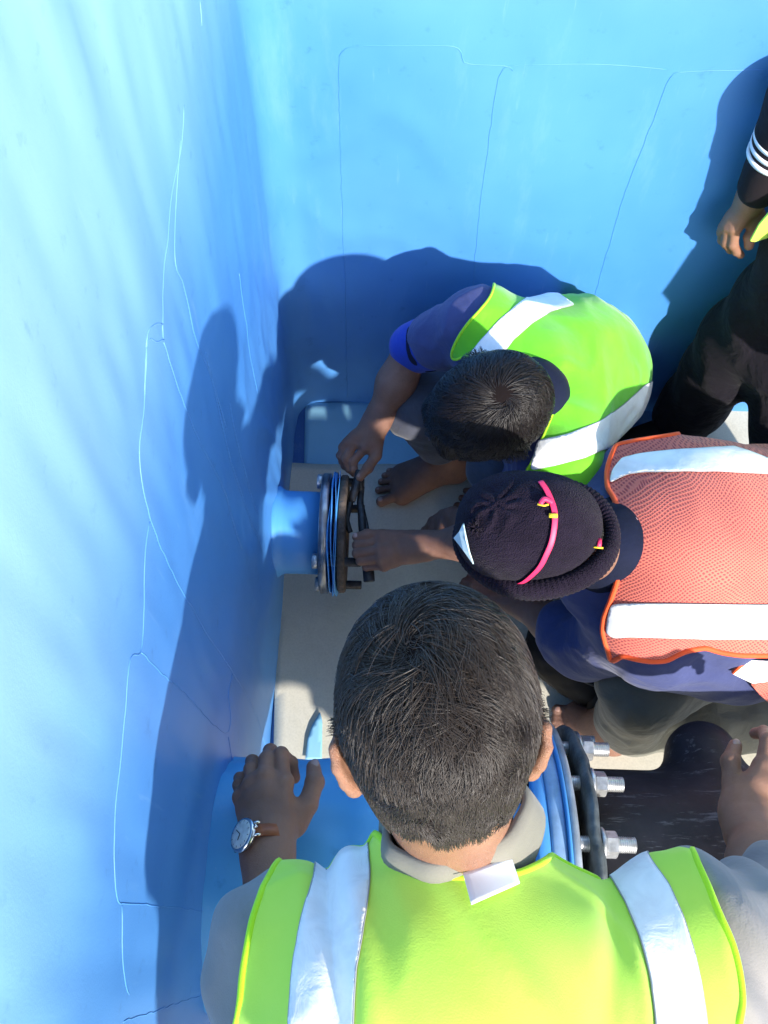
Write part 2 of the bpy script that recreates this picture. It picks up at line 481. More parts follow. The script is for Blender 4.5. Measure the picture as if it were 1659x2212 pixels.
def black_pipe_mat():
    m = mat('scratched_black_plastic', (.03, .028, .034), rough=.55, spec=.3, bump=.6, bscale=45)
    t = m.node_tree; b = t.nodes['Principled BSDF']; tc = N_(t, 'TexCoord')
    mp = N_(t, 'Mapping'); mp.inputs['Scale'].default_value = (.16, 1, 1); mp.inputs['Rotation'].default_value = (0, 0, .15)
    t.links.new(tc.outputs['Object'], mp.inputs[0])
    n = N_(t, 'TexNoise', Scale=75.0, Detail=6, Roughness=.75); t.links.new(mp.outputs[0], n.inputs['Vector'])
    r = N_(t, 'ValToRGB'); e = r.color_ramp.elements
    e[0].position = .565; e[0].color = (0, 0, 0, 1); e[1].position = .66; e[1].color = (.45, .45, .45, 1)
    t.links.new(n.outputs['Fac'], r.inputs['Fac'])
    n2 = N_(t, 'TexNoise', Scale=14.0, Detail=6, Roughness=.7); t.links.new(tc.outputs['Object'], n2.inputs['Vector'])
    r2 = N_(t, 'ValToRGB'); e = r2.color_ramp.elements
    e[0].position = .35; e[0].color = (.008, .008, .011, 1); e[1].position = .75; e[1].color = (.026, .023, .029, 1)
    t.links.new(n2.outputs['Fac'], r2.inputs['Fac'])
    mx = N_(t, 'MixRGB'); mx.inputs[2].default_value = (.20, .20, .22, 1)
    t.links.new(r.outputs[0], mx.inputs[0]); t.links.new(r2.outputs[0], mx.inputs[1]); t.links.new(mx.outputs[0], b.inputs['Base Color'])
    return m
M_blackpipe = black_pipe_mat()
M_rubber = mat('black_rubber', (.007, .007, .008), rough=.7, spec=.2, var=.4, vscale=20, bump=.4, bscale=40)

def skin_mat(name, c1, c2):
    m = mat(name, c2, rough=.48, spec=.45, sss=.12)
    t = m.node_tree; b = t.nodes['Principled BSDF']; tc = N_(t, 'TexCoord')
    n = N_(t, 'TexNoise', Scale=14.0, Detail=7, Roughness=.65); t.links.new(tc.outputs['Object'], n.inputs['Vector'])
    r = N_(t, 'ValToRGB'); e = r.color_ramp.elements
    e[0].position = .34; e[0].color = (*c1, 1); e[1].position = .66; e[1].color = (*c2, 1)
    t.links.new(n.outputs['Fac'], r.inputs['Fac']); t.links.new(r.outputs[0], b.inputs['Base Color'])
    v = N_(t, 'TexVoronoi', Scale=700.0); v.feature = 'DISTANCE_TO_EDGE'; t.links.new(tc.outputs['Object'], v.inputs['Vector'])
    n2 = N_(t, 'TexNoise', Scale=110.0, Detail=5, Roughness=.7); t.links.new(tc.outputs['Object'], n2.inputs['Vector'])
    ad = N_(t, 'Math', operation='MULTIPLY_ADD'); ad.inputs[1].default_value = 1.0
    t.links.new(v.outputs['Distance'], ad.inputs[0]); t.links.new(n2.outputs['Fac'], ad.inputs[2])
    q = N_(t, 'Bump', Strength=.7, Distance=.0018); t.links.new(ad.outputs[0], q.inputs['Height']); t.links.new(q.outputs[0], b.inputs['Normal'])
    return m
M_stitch = mat('grey_stitching', (.35, .35, .36), rough=.8)
M_haircap = mat('scalp_hair', (.012, .009, .009), rough=1.0, spec=.0)
M_skin1 = skin_mat('brown_skin', (.24, .115, .068), (.33, .165, .103))
M_skin2 = skin_mat('deep_brown_skin', (.17, .082, .055), (.27, .135, .09))
M_nail = mat('nail', (.36, .21, .17), rough=.3, spec=.5)
M_hair = mat('black_hair', (.012, .009, .009), rough=.42, spec=.5)
M_hair2 = mat('black_hair_brown_tips', (.034, .025, .020), rough=.40, spec=.5)

def weave_mat(name, col, alt, rough=.85, scale=9, bump=.35, fine=600, fold=.3, foldscale=(9, 9, 9), sheen=.15, spec=.2):
    """cloth: blotchy tone, fine weave and soft creases"""
    m = mat(name, col, rough=rough, spec=spec, sheen=sheen)
    t = m.node_tree; b = t.nodes['Principled BSDF']; tc = N_(t, 'TexCoord')
    n = N_(t, 'TexNoise', Scale=float(scale), Detail=7, Roughness=.6); t.links.new(tc.outputs['Object'], n.inputs['Vector'])
    r = N_(t, 'ValToRGB'); e = r.color_ramp.elements
    e[0].position = .33; e[0].color = (*alt, 1); e[1].position = .67; e[1].color = (*col, 1)
    t.links.new(n.outputs['Fac'], r.inputs['Fac']); t.links.new(r.outputs[0], b.inputs['Base Color'])
    n2 = N_(t, 'TexNoise', Scale=float(fine), Detail=2); t.links.new(tc.outputs['Object'], n2.inputs['Vector'])
    mp = N_(t, 'Mapping'); mp.inputs['Scale'].default_value = foldscale; t.links.new(tc.outputs['Object'], mp.inputs[0])
    n3 = N_(t, 'TexNoise', Scale=1.0, Detail=4, Roughness=.5); n3.inputs['Distortion'].default_value = .6; t.links.new(mp.outputs[0], n3.inputs['Vector'])
    q = N_(t, 'Bump', Strength=bump, Distance=.001); t.links.new(n2.outputs['Fac'], q.inputs['Height'])
    q2 = N_(t, 'Bump', Strength=fold, Distance=.02); t.links.new(n3.outputs['Fac'], q2.inputs['Height'])
    t.links.new(q.outputs[0], q2.inputs['Normal']); t.links.new(q2.outputs[0], b.inputs['Normal'])
    return m
M_lime = weave_mat('lime_vest_cloth', (.64, .90, .11), (.52, .84, .08), rough=.75, sheen=.2, fold=.10, foldscale=(7, 5, 7), scale=5, bump=.2)
M_limeedge = weave_mat('lime_binding', (.55, .92, .03), (.45, .85, .02), rough=.6, fold=.1)
M_green = weave_mat('green_vest_cloth', (.17, .60, .02), (.12, .50, .014), rough=.7, sheen=.3)
M_greenedge = weave_mat('green_binding', (.42, .80, .03), (.34, .7, .02), rough=.6, fold=.1)
def tape_mat():
    m = mat('reflective_tape', (.9, .9, .88), rough=.38, spec=.5, sheen=.5)
    t = m.node_tree; b = t.nodes['Principled BSDF']; tc = N_(t, 'TexCoord')
    n = N_(t, 'TexNoise', Scale=28.0, Detail=5, Roughness=.6); n.inputs['Distortion'].default_value = .8; t.links.new(tc.outputs['Object'], n.inputs['Vector'])
    r = N_(t, 'ValToRGB'); e = r.color_ramp.elements
    e[0].position = .3; e[0].color = (.80, .79, .76, 1); e[1].position = .6; e[1].color = (.95, .94, .90, 1)
    t.links.new(n.outputs['Fac'], r.inputs['Fac']); t.links.new(r.outputs[0], b.inputs['Base Color'])
    q = N_(t, 'Bump', Strength=.35, Distance=.006); t.links.new(n.outputs['Fac'], q.inputs['Height']); t.links.new(q.outputs[0], b.inputs['Normal'])
    return m
M_tape = tape_mat()
M_orangeedge = weave_mat('orange_binding', (.95, .13, .035), (.85, .10, .025), rough=.6, fold=.15)
def mesh_vest_mat():
    m = mat('coral_mesh_cloth', (.75, .13, .10), rough=.8, spec=.2, sheen=.2)
    t = m.node_tree; b = t.nodes['Principled BSDF']; tc = N_(t, 'TexCoord')
    sp = N_(t, 'SeparateXYZ'); t.links.new(tc.outputs['Object'], sp.inputs[0])
    def wave(a, c, axis2):   # rows of small holes, every other row shifted
        pass
    mp = N_(t, 'Mapping'); mp.inputs['Scale'].default_value = (255, 255, 255); mp.inputs['Rotation'].default_value = (0, 0, .1)
    wn = N_(t, 'TexNoise', Scale=9.0, Detail=3); t.links.new(tc.outputs['Object'], wn.inputs['Vector'])
    wm = N_(t, 'MixRGB'); wm.blend_type = 'ADD'; wm.inputs[0].default_value = .035; t.links.new(tc.outputs['Object'], wm.inputs[1]); t.links.new(wn.outputs['Color'], wm.inputs[2])
    t.links.new(wm.outputs[0], mp.inputs[0])
    s2 = N_(t, 'SeparateXYZ'); t.links.new(mp.outputs[0], s2.inputs[0])
    def op(o, a, c=None, val=None):
        n = N_(t, 'Math', operation=o)
        t.links.new(a, n.inputs[0])
        if c is not None: t.links.new(c, n.inputs[1])
        elif val is not None: n.inputs[1].default_value = val
        return n.outputs[0]
    yv = op('ADD', s2.outputs[1], s2.outputs[2])
    a = op('MULTIPLY', op('ADD', s2.outputs[0], yv), val=math.pi * .5); c = op('MULTIPLY', op('SUBTRACT', s2.outputs[0], yv), val=math.pi * .5)
    d = op('MULTIPLY', op('SINE', a), op('SINE', c)); d = op('ABSOLUTE', d)
    r = N_(t, 'ValToRGB'); e = r.color_ramp.elements
    e[0].position = .45; e[0].color = (.80, .20, .135, 1); e[1].position = .75; e[1].color = (.42, .07, .07, 1)
    t.links.new(d, r.inputs['Fac'])
    n = N_(t, 'TexNoise', Scale=7.0, Detail=5); t.links.new(tc.outputs['Object'], n.inputs['Vector'])
    r2 = N_(t, 'ValToRGB'); e = r2.color_ramp.elements
    e[0].position = .35; e[0].color = (.72, .74, .80, 1); e[1].position = .65; e[1].color = (1, 1, 1, 1); t.links.new(n.outputs['Fac'], r2.inputs['Fac'])
    mu = N_(t, 'MixRGB'); mu.blend_type = 'MULTIPLY'; mu.inputs[0].default_value = 1
    t.links.new(r.outputs[0], mu.inputs[1]); t.links.new(r2.outputs[0], mu.inputs[2]); t.links.new(mu.outputs[0], b.inputs['Base Color'])
    inv = op('SUBTRACT', N_(t, 'Value').outputs[0], d)
    q = N_(t, 'Bump', Strength=.6, Distance=-.001); t.links.new(d, q.inputs['Height']); t.links.new(q.outputs[0], b.inputs['Normal'])
    return m
M_mesh = mesh_vest_mat()
M_grey = weave_mat('grey_shirt_cloth', (.28, .265, .255), (.23, .22, .21), fold=.35, foldscale=(12, 9, 6))
M_greycollar = weave_mat('grey_collar_cloth', (.22, .205, .17), (.18, .17, .14), fold=.15)
M_navy = weave_mat('navy_work_cloth', (.055, .075, .20), (.04, .055, .15), fold=.7)
M_navy2 = weave_mat('blue_violet_work_cloth', (.058, .072, .185), (.042, .053, .145), fold=.6)
M_royal = weave_mat('royal_blue_cuff_cloth', (.015, .05, .38), (.01, .035, .28), fold=.4)
M_darknavy = weave_mat('dark_navy_cloth', (.007, .011, .035), (.004, .007, .02), fold=.4, sheen=.02)
M_trgrey = weave_mat('slate_trouser_cloth', (.07, .075, .10), (.045, .05, .07), fold=.9)
M_trkhaki = weave_mat('pale_grey_trouser_cloth', (.165, .16, .13), (.125, .125, .10), fold=.5, foldscale=(16, 16, 16))
M_trblack = weave_mat('black_trouser_cloth', (.009, .007, .012), (.005, .004, .008), fold=1.0, foldscale=(10, 10, 10), sheen=.05)
M_blacktop = weave_mat('black_top_cloth', (.014, .009, .012), (.009, .006, .009), fold=.3, sheen=.03)
M_white = mat('white_cloth', (.82, .83, .85), rough=.7)
M_paleblue = mat('pale_label', (.50, .68, .72), rough=.7, var=.1, vscale=60)
def knit_mat():
    m = mat('purple_black_knit', (.03, .02, .032), rough=.95, spec=.1, sheen=.04)
    t = m.node_tree; b = t.nodes['Principled BSDF']; tc = N_(t, 'TexCoord')
    v = N_(t, 'TexVoronoi', Scale=420.0); t.links.new(tc.outputs['Object'], v.inputs['Vector'])
    n = N_(t, 'TexNoise', Scale=30.0, Detail=8, Roughness=.7); t.links.new(tc.outputs['Object'], n.inputs['Vector'])
    r = N_(t, 'ValToRGB'); e = r.color_ramp.elements
    e[0].position = .3; e[0].color = (.008, .0055, .012, 1); e[1].position = .75; e[1].color = (.019, .013, .027, 1)
    t.links.new(n.outputs['Fac'], r.inputs['Fac']); t.links.new(r.outputs[0], b.inputs['Base Color'])
    q = N_(t, 'Bump', Strength=.9, Distance=.0025); t.links.new(v.outputs['Distance'], q.inputs['Height']); t.links.new(q.outputs[0], b.inputs['Normal'])
    return m
M_knit = knit_mat()
M_pink = mat('pink_ribbon', (.85, .03, .12), rough=.5)
M_yellow = mat('yellow_thread', (.85, .62, .03), rough=.6)
M_thread = mat('red_thread', (.62, .27, .20), rough=.8, var=.4, vscale=200)
M_leather = mat('tan_leather', (.30, .085, .025), rough=.5, var=.25, vscale=60, bump=.3, bscale=200)
M_dial = mat('watch_dial', (.62, .66, .60), rough=.2, coat=1.0, var=.15, vscale=120)
M_chrome = mat('watch_steel', (.6, .6, .58), rough=.18, metal=1.0)
M_foot = skin_mat('foot_skin', (.17, .08, .055), (.27, .13, .09))

# ================================================================ THE SETTING
XL = P(592, 1450, z=.0)[0]             # left wall plane
YB = P(760, 868, z=.0)[1]              # back wall plane
print('XL', XL, 'YB', YB)
WTOP = 2.35; CR = .07
def wall_pt(s, z):
    """s runs along the left wall (towards the back), round the corner, then along the back wall"""
    s = np.asarray(s, float); z = np.asarray(z, float)
    L = YB - CR; arc = CR * math.pi / 2
    a = np.clip((s - L) / CR, 0, math.pi / 2)
    x = np.where(s < L, XL, np.where(s < L + arc, XL + CR - CR * np.cos(a), XL + CR + (s - L - arc)))
    y = np.where(s < L, s, np.where(s < L + arc, L + CR * np.sin(a), YB))
    nx = np.where(s < L, 1, np.where(s < L + arc, np.cos(a), 0.0)); ny = -np.where(s < L, 0, np.where(s < L + arc, np.sin(a), 1.0))
    d = wall_disp(s, z)
    return np.stack([x + nx * d, y + ny * d, z + 0 * x], -1)
def wall_disp(s, z):
    up = np.clip((z - 1.15) / .5, 0, 1) ; up = up * up * (3 - 2 * up)
    g = lambda c, w_: np.exp(-((s + .06 * np.sin(z * 3) - c) / w_) ** 2)
    left = 1 / (1 + np.exp((s - 1.3) * 14))
    d = up * .55 * (.006 * g(.30, .05) - .004 * g(.40, .04) + .008 * g(.56, .035) - .006 * g(.64, .03) + .005 * g(.80, .04) + .004 * g(.95, .04) - .004 * g(1.08, .04))
    d = d + (.004 * vnoise(s * 9, z * 2.2, s * 0, 3) + .0016 * vnoise(s * 30, z * 9, s * 0, 5)) * (.35 + .65 * left)
    right = 1 - left
    d = d + right * (.004 * vnoise(s * 2.2, z * 2.5, s * 0, 8) + .0012 * vnoise(s * 11, z * 11, s * 0, 9))
    # soft crease in the back corner
    d = d + .010 * np.exp(-((s - 1.62) / .07) ** 2) * np.clip((z - .9) / .9, 0, 1)
    d = d + .022 * np.exp(-((s - .89) / .16) ** 2 - ((z - .24) / .15) ** 2)
    d = d + .020 * np.exp(-((s - .12) / .26) ** 2 - ((z - .55) / .26) ** 2)
    # small sharp wrinkles where the sheet is pulled round the pipes
    wz = np.exp(-((s - .95) / .35) ** 2 - ((z - .45) / .35) ** 2) + .6 * np.exp(-((s - 1.55) / .2) ** 2)
    d = d + .006 * wz * np.clip(1 - 2.6 * np.abs(vnoise(s * 7 + z * 3, z * 4 - s * 2, s * 0, 33)), 0, 1)
    low = np.exp(-z / .10)
    d = d + low * (.005 + .005 * vnoise(s * 8, z * 8, s * 0, 12))
    return np.maximum(d, -.004) 
ss = np.concatenate([np.arange(-4, -.4, .06), np.arange(-.4, 2.1, .008), np.arange(2.1, 3.3, .02), np.arange(3.3, 6, .08)])
zz = np.concatenate([np.arange(-.01, .25, .01), np.arange(.25, WTOP + .02, .016)])
Sg, Zg = np.meshgrid(ss, zz, indexing='ij')
Wg = wall_pt(Sg, Zg); ns, nz = Sg.shape
ii = (np.arange(ns - 1)[:, None] * nz + np.arange(nz - 1)[None]).ravel()
wq = np.stack([ii, ii + nz, ii + nz + 1, ii + 1], 1)
lin = thing('tank_lining', 'blue membrane lining of the tank wall, turning the corner behind the flanged pipe', 'tank wall', (XL, YB - .5, 0))
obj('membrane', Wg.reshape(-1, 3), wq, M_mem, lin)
# concrete behind the lining (gives the wall its thickness and its top)
V_, F_ = join([prism([(XL - .22, -4), (XL - .03, -4), (XL - .03, YB + .03), (XL - .22, YB + .22)], -.1, WTOP),
               prism([(XL - .22, YB + .22), (XL - .03, YB + .03), (5.2, YB + .03), (5.2, YB + .22)], -.1, WTOP - .001)])
M_conc = mat('concrete', (.32, .31, .29), rough=.9, var=.2, bump=.5)
obj('wall_core', V_, F_, M_conc, lin, smooth=False)
def seam(pts, side, r=.0016, name='weld_seam'):
    q = crom(pts, 8)
    W = np.array([P(a, b, x=XL) if side == 'L' else P(a, b, y=YB) for a, b in q])
    s = W[:, 1] if side == 'L' else (YB - CR) + CR * math.pi / 2 + (W[:, 0] - XL - CR)
    L = np.r_[0, np.cumsum(np.hypot(np.diff(s), np.diff(W[:, 2])))]
    n = max(6, int(L[-1] / .01)); t = np.linspace(0, L[-1], n)
    s = np.interp(t, L, s); z = np.interp(t, L, W[:, 2])
    m = z > .02
    if m.sum() < 4: return
    s, z = s[m], z[m]
    s = s + .0012 * vnoise(t[m] * 60, s * 0, s * 0, 4)
    V, f = tube(wall_pt(s, z), r, 6)
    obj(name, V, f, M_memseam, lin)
for pts in ([(435, 0), (438, 55)], [(392, 225), (386, 330), (373, 440), (360, 560), (346, 700), (352, 738)],
            [(385, 300), (384, 440), (380, 565), (398, 615), (412, 680), (425, 735), (455, 800), (492, 925)],
            [(313, 850), (315, 740), (335, 738), (350, 733)], [(313, 748), (316, 715), (330, 700), (346, 700)],
            [(314, 745), (313, 850), (301, 960), (306, 1055), (322, 1120), (345, 1180), (385, 1262), (430, 1340), (482, 1425)],
            [(321, 1125), (313, 1200), (309, 1300), (301, 1405), (275, 1432), (264, 1600), (252, 1750), (247, 1880), (252, 1935), (266, 1953), (320, 1954), (450, 1972)],
            [(302, 1408), (340, 1450), (400, 1505), (474, 1583), (486, 1500), (497, 1455)],
            [(263, 1955), (263, 2060), (268, 2120), (276, 2150)], [(268, 2205), (330, 2185), (468, 2128)], [(450, 1973), (457, 2040), (458, 2120)],
            [(350, 738), (385, 838), (430, 950), (480, 1060), (516, 1185)], [(500, 870), (515, 960), (550, 1110)],
            [(517, 590), (540, 750), (556, 850)], [(482, 1425), (548, 1532), (576, 1622)], [(490, 1640), (492, 1800), (489, 1958)],
            [(450, 760), (500, 1000), (560, 1190)], [(478, 1590), (486, 1700), (470, 1780)]):
    seam(pts, 'L', .0008)
for pts in ([(750, 860), (745, 600), (738, 400), (733, 150), (742, 110), (790, 98), (960, 97), (996, 110), (1006, 135), (1090, 142), (1108, 152)],
            [(1010, 800), (1028, 540), (1050, 350), (1073, 190), (1084, 155), (1112, 141), (1280, 138), (1440, 150)],
            [(1240, 800), (1282, 650), (1350, 420), (1420, 240), (1446, 172), (1484, 156), (1700, 153)]):
    seam(pts, 'B', .0011)

# floor: one membrane sheet, felt on it, pale boards on it
def sheet(name, label, cat, outline, z, th, m, kind=None, wav=.0, n=3.0, seed=1, step=.02):
    from mathutils.geometry import tessellate_polygon
    o = np.asarray(outline, float); lo = o.min(0); hi = o.max(0)
    xs = np.arange(lo[0], hi[0] + step, step); ys = np.arange(lo[1], hi[1] + step, step)
    X, Y = np.meshgrid(xs, ys, indexing='ij'); nx_, ny_ = X.shape
    i_ = (np.arange(nx_ - 1)[:, None] * ny_ + np.arange(ny_ - 1)[None]).ravel()
    q = np.stack([i_, i_ + ny_, i_ + ny_ + 1, i_ + 1], 1)
    V = np.stack([X.ravel(), Y.ravel()], 1); C = V[q].mean(1); q = q[inside(o, C[:, 0], C[:, 1])]
    us, inv = np.unique(q, return_inverse=True); q = inv.reshape(q.shape); V = V[us]
    E = edges_of(q); es = set(map(tuple, E)); rim = [(a, b) for a, b in es if (b, a) not in es]
    bv = np.unique(np.array(rim).ravel())
    a = o; b = np.roll(o, -1, 0); ab = b - a
    qq = V[bv][:, None] - a[None]; h = np.clip((qq * ab).sum(-1) / (ab ** 2).sum(-1), 0, 1); nearp = a[None] + h[..., None] * ab[None]
    j = np.linalg.norm(V[bv][:, None] - nearp, axis=-1).argmin(1); V[bv] = nearp[np.arange(len(j)), j]
    Z = z + wav * (vnoise(V[:, 0] * n, V[:, 1] * n, V[:, 0] * 0, seed) + .4 * vnoise(V[:, 0] * n * 3, V[:, 1] * n * 3, V[:, 0] * 0, seed + 1) + 1.4)
    return np.c_[V, Z], q
fl = raw('floor', *[np.array([(-60, -60, 0), (60, -60, 0), (60, 60, 0), (-60, 60, 0)], float)], [[0, 1, 2, 3]], M_floor, smooth=False)
tag(fl, 'dark blue membrane floor of the tank', None, None, 'structure')
f1 = lambda u, v: P(u, v, z=.004)[:2]
fo = [f1(611, 1002), f1(700, 1006), f1(840, 1004), f1(1010, 1010), f1(1200, 1012), f1(1420, 985), f1(1800, 960)] + [A(2.2, .9), A(2.2, -1.6), A(-.1, -1.6)] + [f1(580, 1960), f1(590, 1700), f1(594, 1500), f1(589, 1400), f1(592, 1260), f1(606, 1100)]
V_, q_ = sheet('felt', '', '', fo, .006, 0, M_felt, wav=.004, seed=5)
single('felt_sheet', 'greyish beige felt sheet spread over the floor under the pipes', 'felt sheet', V_, q_, M_felt, solid=.004)
po = [f1(664, 871), f1(800, 868), f1(1060, 862), f1(1060, 1040), f1(900, 1040), f1(660, 1040), f1(657, 1003), f1(659, 880)]
V_, q_ = sheet('pale', '', '', po, .004, 0, M_pale, wav=0.0006, seed=7)
single('pale_blue_board', 'smooth pale blue board lying on the floor between felt sheet and back wall', 'board', V_, q_, M_pale, solid=.003)
lo_ = [f1(660, 1645), f1(665, 1600), f1(674, 1572), f1(692, 1541), f1(697, 1560), f1(696, 1645)]
V_, q_ = sheet('slit', '', '', [p * 1.0 for p in lo_], .021, 0, M_pale, step=.008)
single('pale_blue_offcut', 'narrow pale blue pointed offcut lying on the felt beside the bent head', 'offcut', V_, q_, M_pale, solid=.0015)
fo = [P(1500, 880, z=.0)[:2], P(1640, 845, z=0)[:2], P(1760, 850, z=0)[:2], P(1760, 1000, z=0)[:2], P(1500, 1000, z=0)[:2]]
V_, q_ = sheet('felt2', '', '', fo, .018, 0, M_felt, wav=.003, seed=11)
single('felt_offcut', 'small beige felt piece on the floor behind the black trouser leg', 'felt piece', V_, q_, M_felt, solid=.003)
# turned-up foot of the membrane in front of the pipe (loose lap standing off the wall)
# ================================================================ PIPES
def smooth_lathe(c, axis, prof, n=72): return lathe(c, axis, prof, n)
XA = A(1, 0, 0)
# ---- small flanged pipe
sy = P(640, 1150, z=.27)[1]; sz = .27; SC = A(0, sy, sz)
t_ = thing('flanged_pipe', 'short blue pipe stub coming out of the tank wall with steel bolts through its flange', 'pipe', (-.15, sy, sz - .13))
V_, F_ = lathe(SC + A(XL - .02, 0, 0), XA, [(0, .092), (.001, .0935)] + [(.02 + .01 * i, .0935) for i in range(11)] + [(-.16 - XL + .02 + .02, .0935)], 72)
V_, F_ = lathe(A(XL, sy, sz), XA, [(0, .105), (.018, .103), (.024, .0985), (.030, .0950), (.038, .0938), (.050, .0935), (-.132 - XL, .0935)], 72)
obj('pipe', V_, F_, M_pipeblue, t_)
# membrane boot flaring on to the wall
def boot(c, r, R1, L, n=72, amp=.006, sd=3):
    prof = [(0.0, R1), (.004, R1 * .93), (.012, r + (R1 - r) * .62), (.026, r + (R1 - r) * .30), (.045, r + (R1 - r) * .10), (L, r + .0025), (L + .0005, r)]
    x, y, d = frame_of(XA); V = []; m = len(prof)
    for j in range(n):
        a = j / n * 2 * math.pi
        for i, (s, q) in enumerate(prof):
            k = 1 - i / (m - 1)
            wv = amp * k * (math.sin(3 * a + sd) + .6 * math.sin(7 * a + 2 * sd) + .3 * math.sin(15 * a)) if i < m - 1 else 0
            V.append(c + (s + abs(wv) * .7) * d + (q + wv * (1.8 if i < 3 else .6)) * (math.cos(a) * x + math.sin(a) * y))
    return np.array(V), [[j * m + i, ((j + 1) % n) * m + i, ((j + 1) % n) * m + i + 1, j * m + i + 1] for j in range(n) for i in range(m - 1)]
xf0 = P(687, 1150, z=.39)[0]; xf1 = P(706, 1150, z=.39)[0]; xr0 = P(728, 1150, z=.39)[0]; xr1 = P(745, 1150, z=.39)[0]
V_, F_ = ring_plate(A(xf0, sy, sz), XA, .05, .136, xf1 - xf0, 96, .002)
obj('steel_flange', V_, F_, M_steel, t_)
V_, F_ = ring_plate(A(xr0, sy, sz), XA, .06, .133, xr1 - xr0, 96, .003)
obj('rusty_backing_ring', V_, F_, M_rust, t_)
# loose leaves of blue membrane between the flanges
for k, (x0, amp, ph, rr) in enumerate([(xf1 + .004, .0035, .3, .137), (xf1 + .0085, .0035, 2.1, .139), (xr0 - .008, .003, 4.0, .139), (xr0 - .0035, .0018, 5.2, .141)]):
    V = []; n = 96; prof = [(0, .06), (0, .12), (0, rr), (.0016, rr), (.0016, .12), (.0016, .06)]
    x, y, d = frame_of(XA)
    for j in range(n):
        a = j / n * 2 * math.pi; wv = amp * (math.sin(2 * a + ph) * .8 + .35 * math.sin(5 * a + ph * 3)); rw = .003 * math.sin(3 * a + ph)
        for i, (s, q) in enumerate(prof): V.append(A(x0 + s + (wv if i in (1, 2, 3, 4) else 0) * (1.2 if i in (2, 3) else .6), sy, sz) + (q + (rw if i in (2, 3) else 0)) * (math.cos(a) * x + math.sin(a) * y))
    m = 6
    obj('membrane_leaf', np.array(V), [[j * m + i, ((j + 1) % n) * m + i, ((j + 1) % n) * m + (i + 1) % m, j * m + (i + 1) % m] for j in range(n) for i in range(m)], M_pipeblue, t_)
xe = P(778, 1257, z=.34)[0]
for i, (ang, ln) in enumerate([(56, xe), (-56, xe), (124, xe), (-124, xe), (0, None), (180, None)]):
    a = rad(ang); c = A(0, sy + .117 * math.sin(a), sz + .117 * math.cos(a))
    if ln is None: continue
    V1, F1 = hexbar(c + A(xf0 - .0135, 0, 0), XA, .0165, .0133, .3)
    V2, F2 = cyl(c + A(xf0 - .002, 0, 0), XA, .0098, xe - xf0 + .002, 20)
    # thread rings
    th = [(V2, F2)] + [cyl(c + A(xr1 + .006 + k * .0035, 0, 0), XA, .0104, .0018, 16, .0006) for k in range(int((xe - xr1 - .01) / .0035))]
    b = obj('bolt', *join(th), M_dark, t_)
    obj('bolt_head', V1, F1, M_zinc, b)
nutc = A(0, sy + .117 * math.sin(rad(56)), sz + .117 * math.cos(rad(56)))
V1, F1 = hexbar(nutc + A(P(764, 1065, z=.34)[0], 0, 0), XA, .0175, .016, .2)
obj('nut', V1, F1, M_dark, t_, smooth=False)

# ---- big flanged pipe
by, bz, BR = .12, .55, .200
g0 = P(1229, 1790, z=.81)[0]; g1 = P(1252, 1790, z=.81)[0]; c0 = P(1280, 1790, z=.81)[0]; c1 = P(1304, 1790, z=.81)[0]
print('big flange x', g0, g1, c0, c1)
t_ = thing('large_flanged_pipe', 'large blue pipe with grey flange rings and big studs under the hand wearing a watch', 'pipe', (g0, by, bz - .27))
prof = [(XL - .02 + .0, BR)]
nseg = 44; V = []; n = 120; L0 = XL - .02; L1 = g0 - .014
for i in range(nseg + 1):
    s = L0 + (L1 - L0) * i / nseg
    for j in range(n):
        a = j / n * 2 * math.pi; cc = A(s, by, bz)
        flare = -.008 + .016 / (1 + math.exp(-(s + .02) / .03))
        wr = .0030 * math.sin(7 * a + 12 * s) * math.exp(-((s - XL) / .22)) + .0016 * math.sin(19 * a + 30 * s) + .0022 * math.exp(-((s + .02) / .012) ** 2) + .002 * math.sin(s * 55 + 2 * math.sin(a * 3))
        V.append(cc + (BR + flare + wr) * A(0, math.sin(a), math.cos(a)))
obj('pipe', np.array(V), [[i * n + j, (i + 1) * n + j, (i + 1) * n + (j + 1) % n, i * n + (j + 1) % n] for i in range(nseg) for j in range(n)], M_bigpipe, t_)
V_, F_ = ring_plate(A(g0 - .045, by, bz), XA, .15, .262, .020, 128, .003); obj('pipe_flange', V_, F_, M_pipeblue, t_)
V_, F_ = ring_plate(A(g0 - .0245, by, bz), XA, .15, .264, .0215, 128, .003); obj('painted_ring', V_, F_, mat('pale_blue_paint', (.24, .38, .58), rough=.5, var=.2, vscale=25), t_)
V_, F_ = ring_plate(A(g0 - .002, by, bz), XA, .15, .270, .0045, 128, .001); obj('membrane_leaf', V_, F_, M_pipeblue, t_)
V_, F_ = ring_plate(A(g0 + .003, by, bz), XA, .15, .268, g1 - g0 - .003, 128, .003); obj('grey_ring', V_, F_, M_greyring, t_)
def wobring(c, r0, r1, th, n=128):
    prof = [(0, r0), (0, r1 - .006), (.006, r1), (th - .006, r1), (th, r1 - .006), (th, r0)]
    V, Fq = lathe(c, XA, prof, n, closed=True)
    for i, v in enumerate(V):
        V[i, 0] += .0022 * math.sin(v[1] * 60) * math.cos(v[2] * 47); q = .002 * vnoise(v[0] * 40, v[1] * 40, v[2] * 40, 3)
        rr = A(0, v[1] - c[1], v[2] - c[2]); V[i] += nrm(rr) * float(q)
    return V, Fq
V_, F_ = wobring(A(c0, by, bz), .19, .262, c1 - c0); obj('cast_clamp_ring', V_, F_, M_clamp, t_)
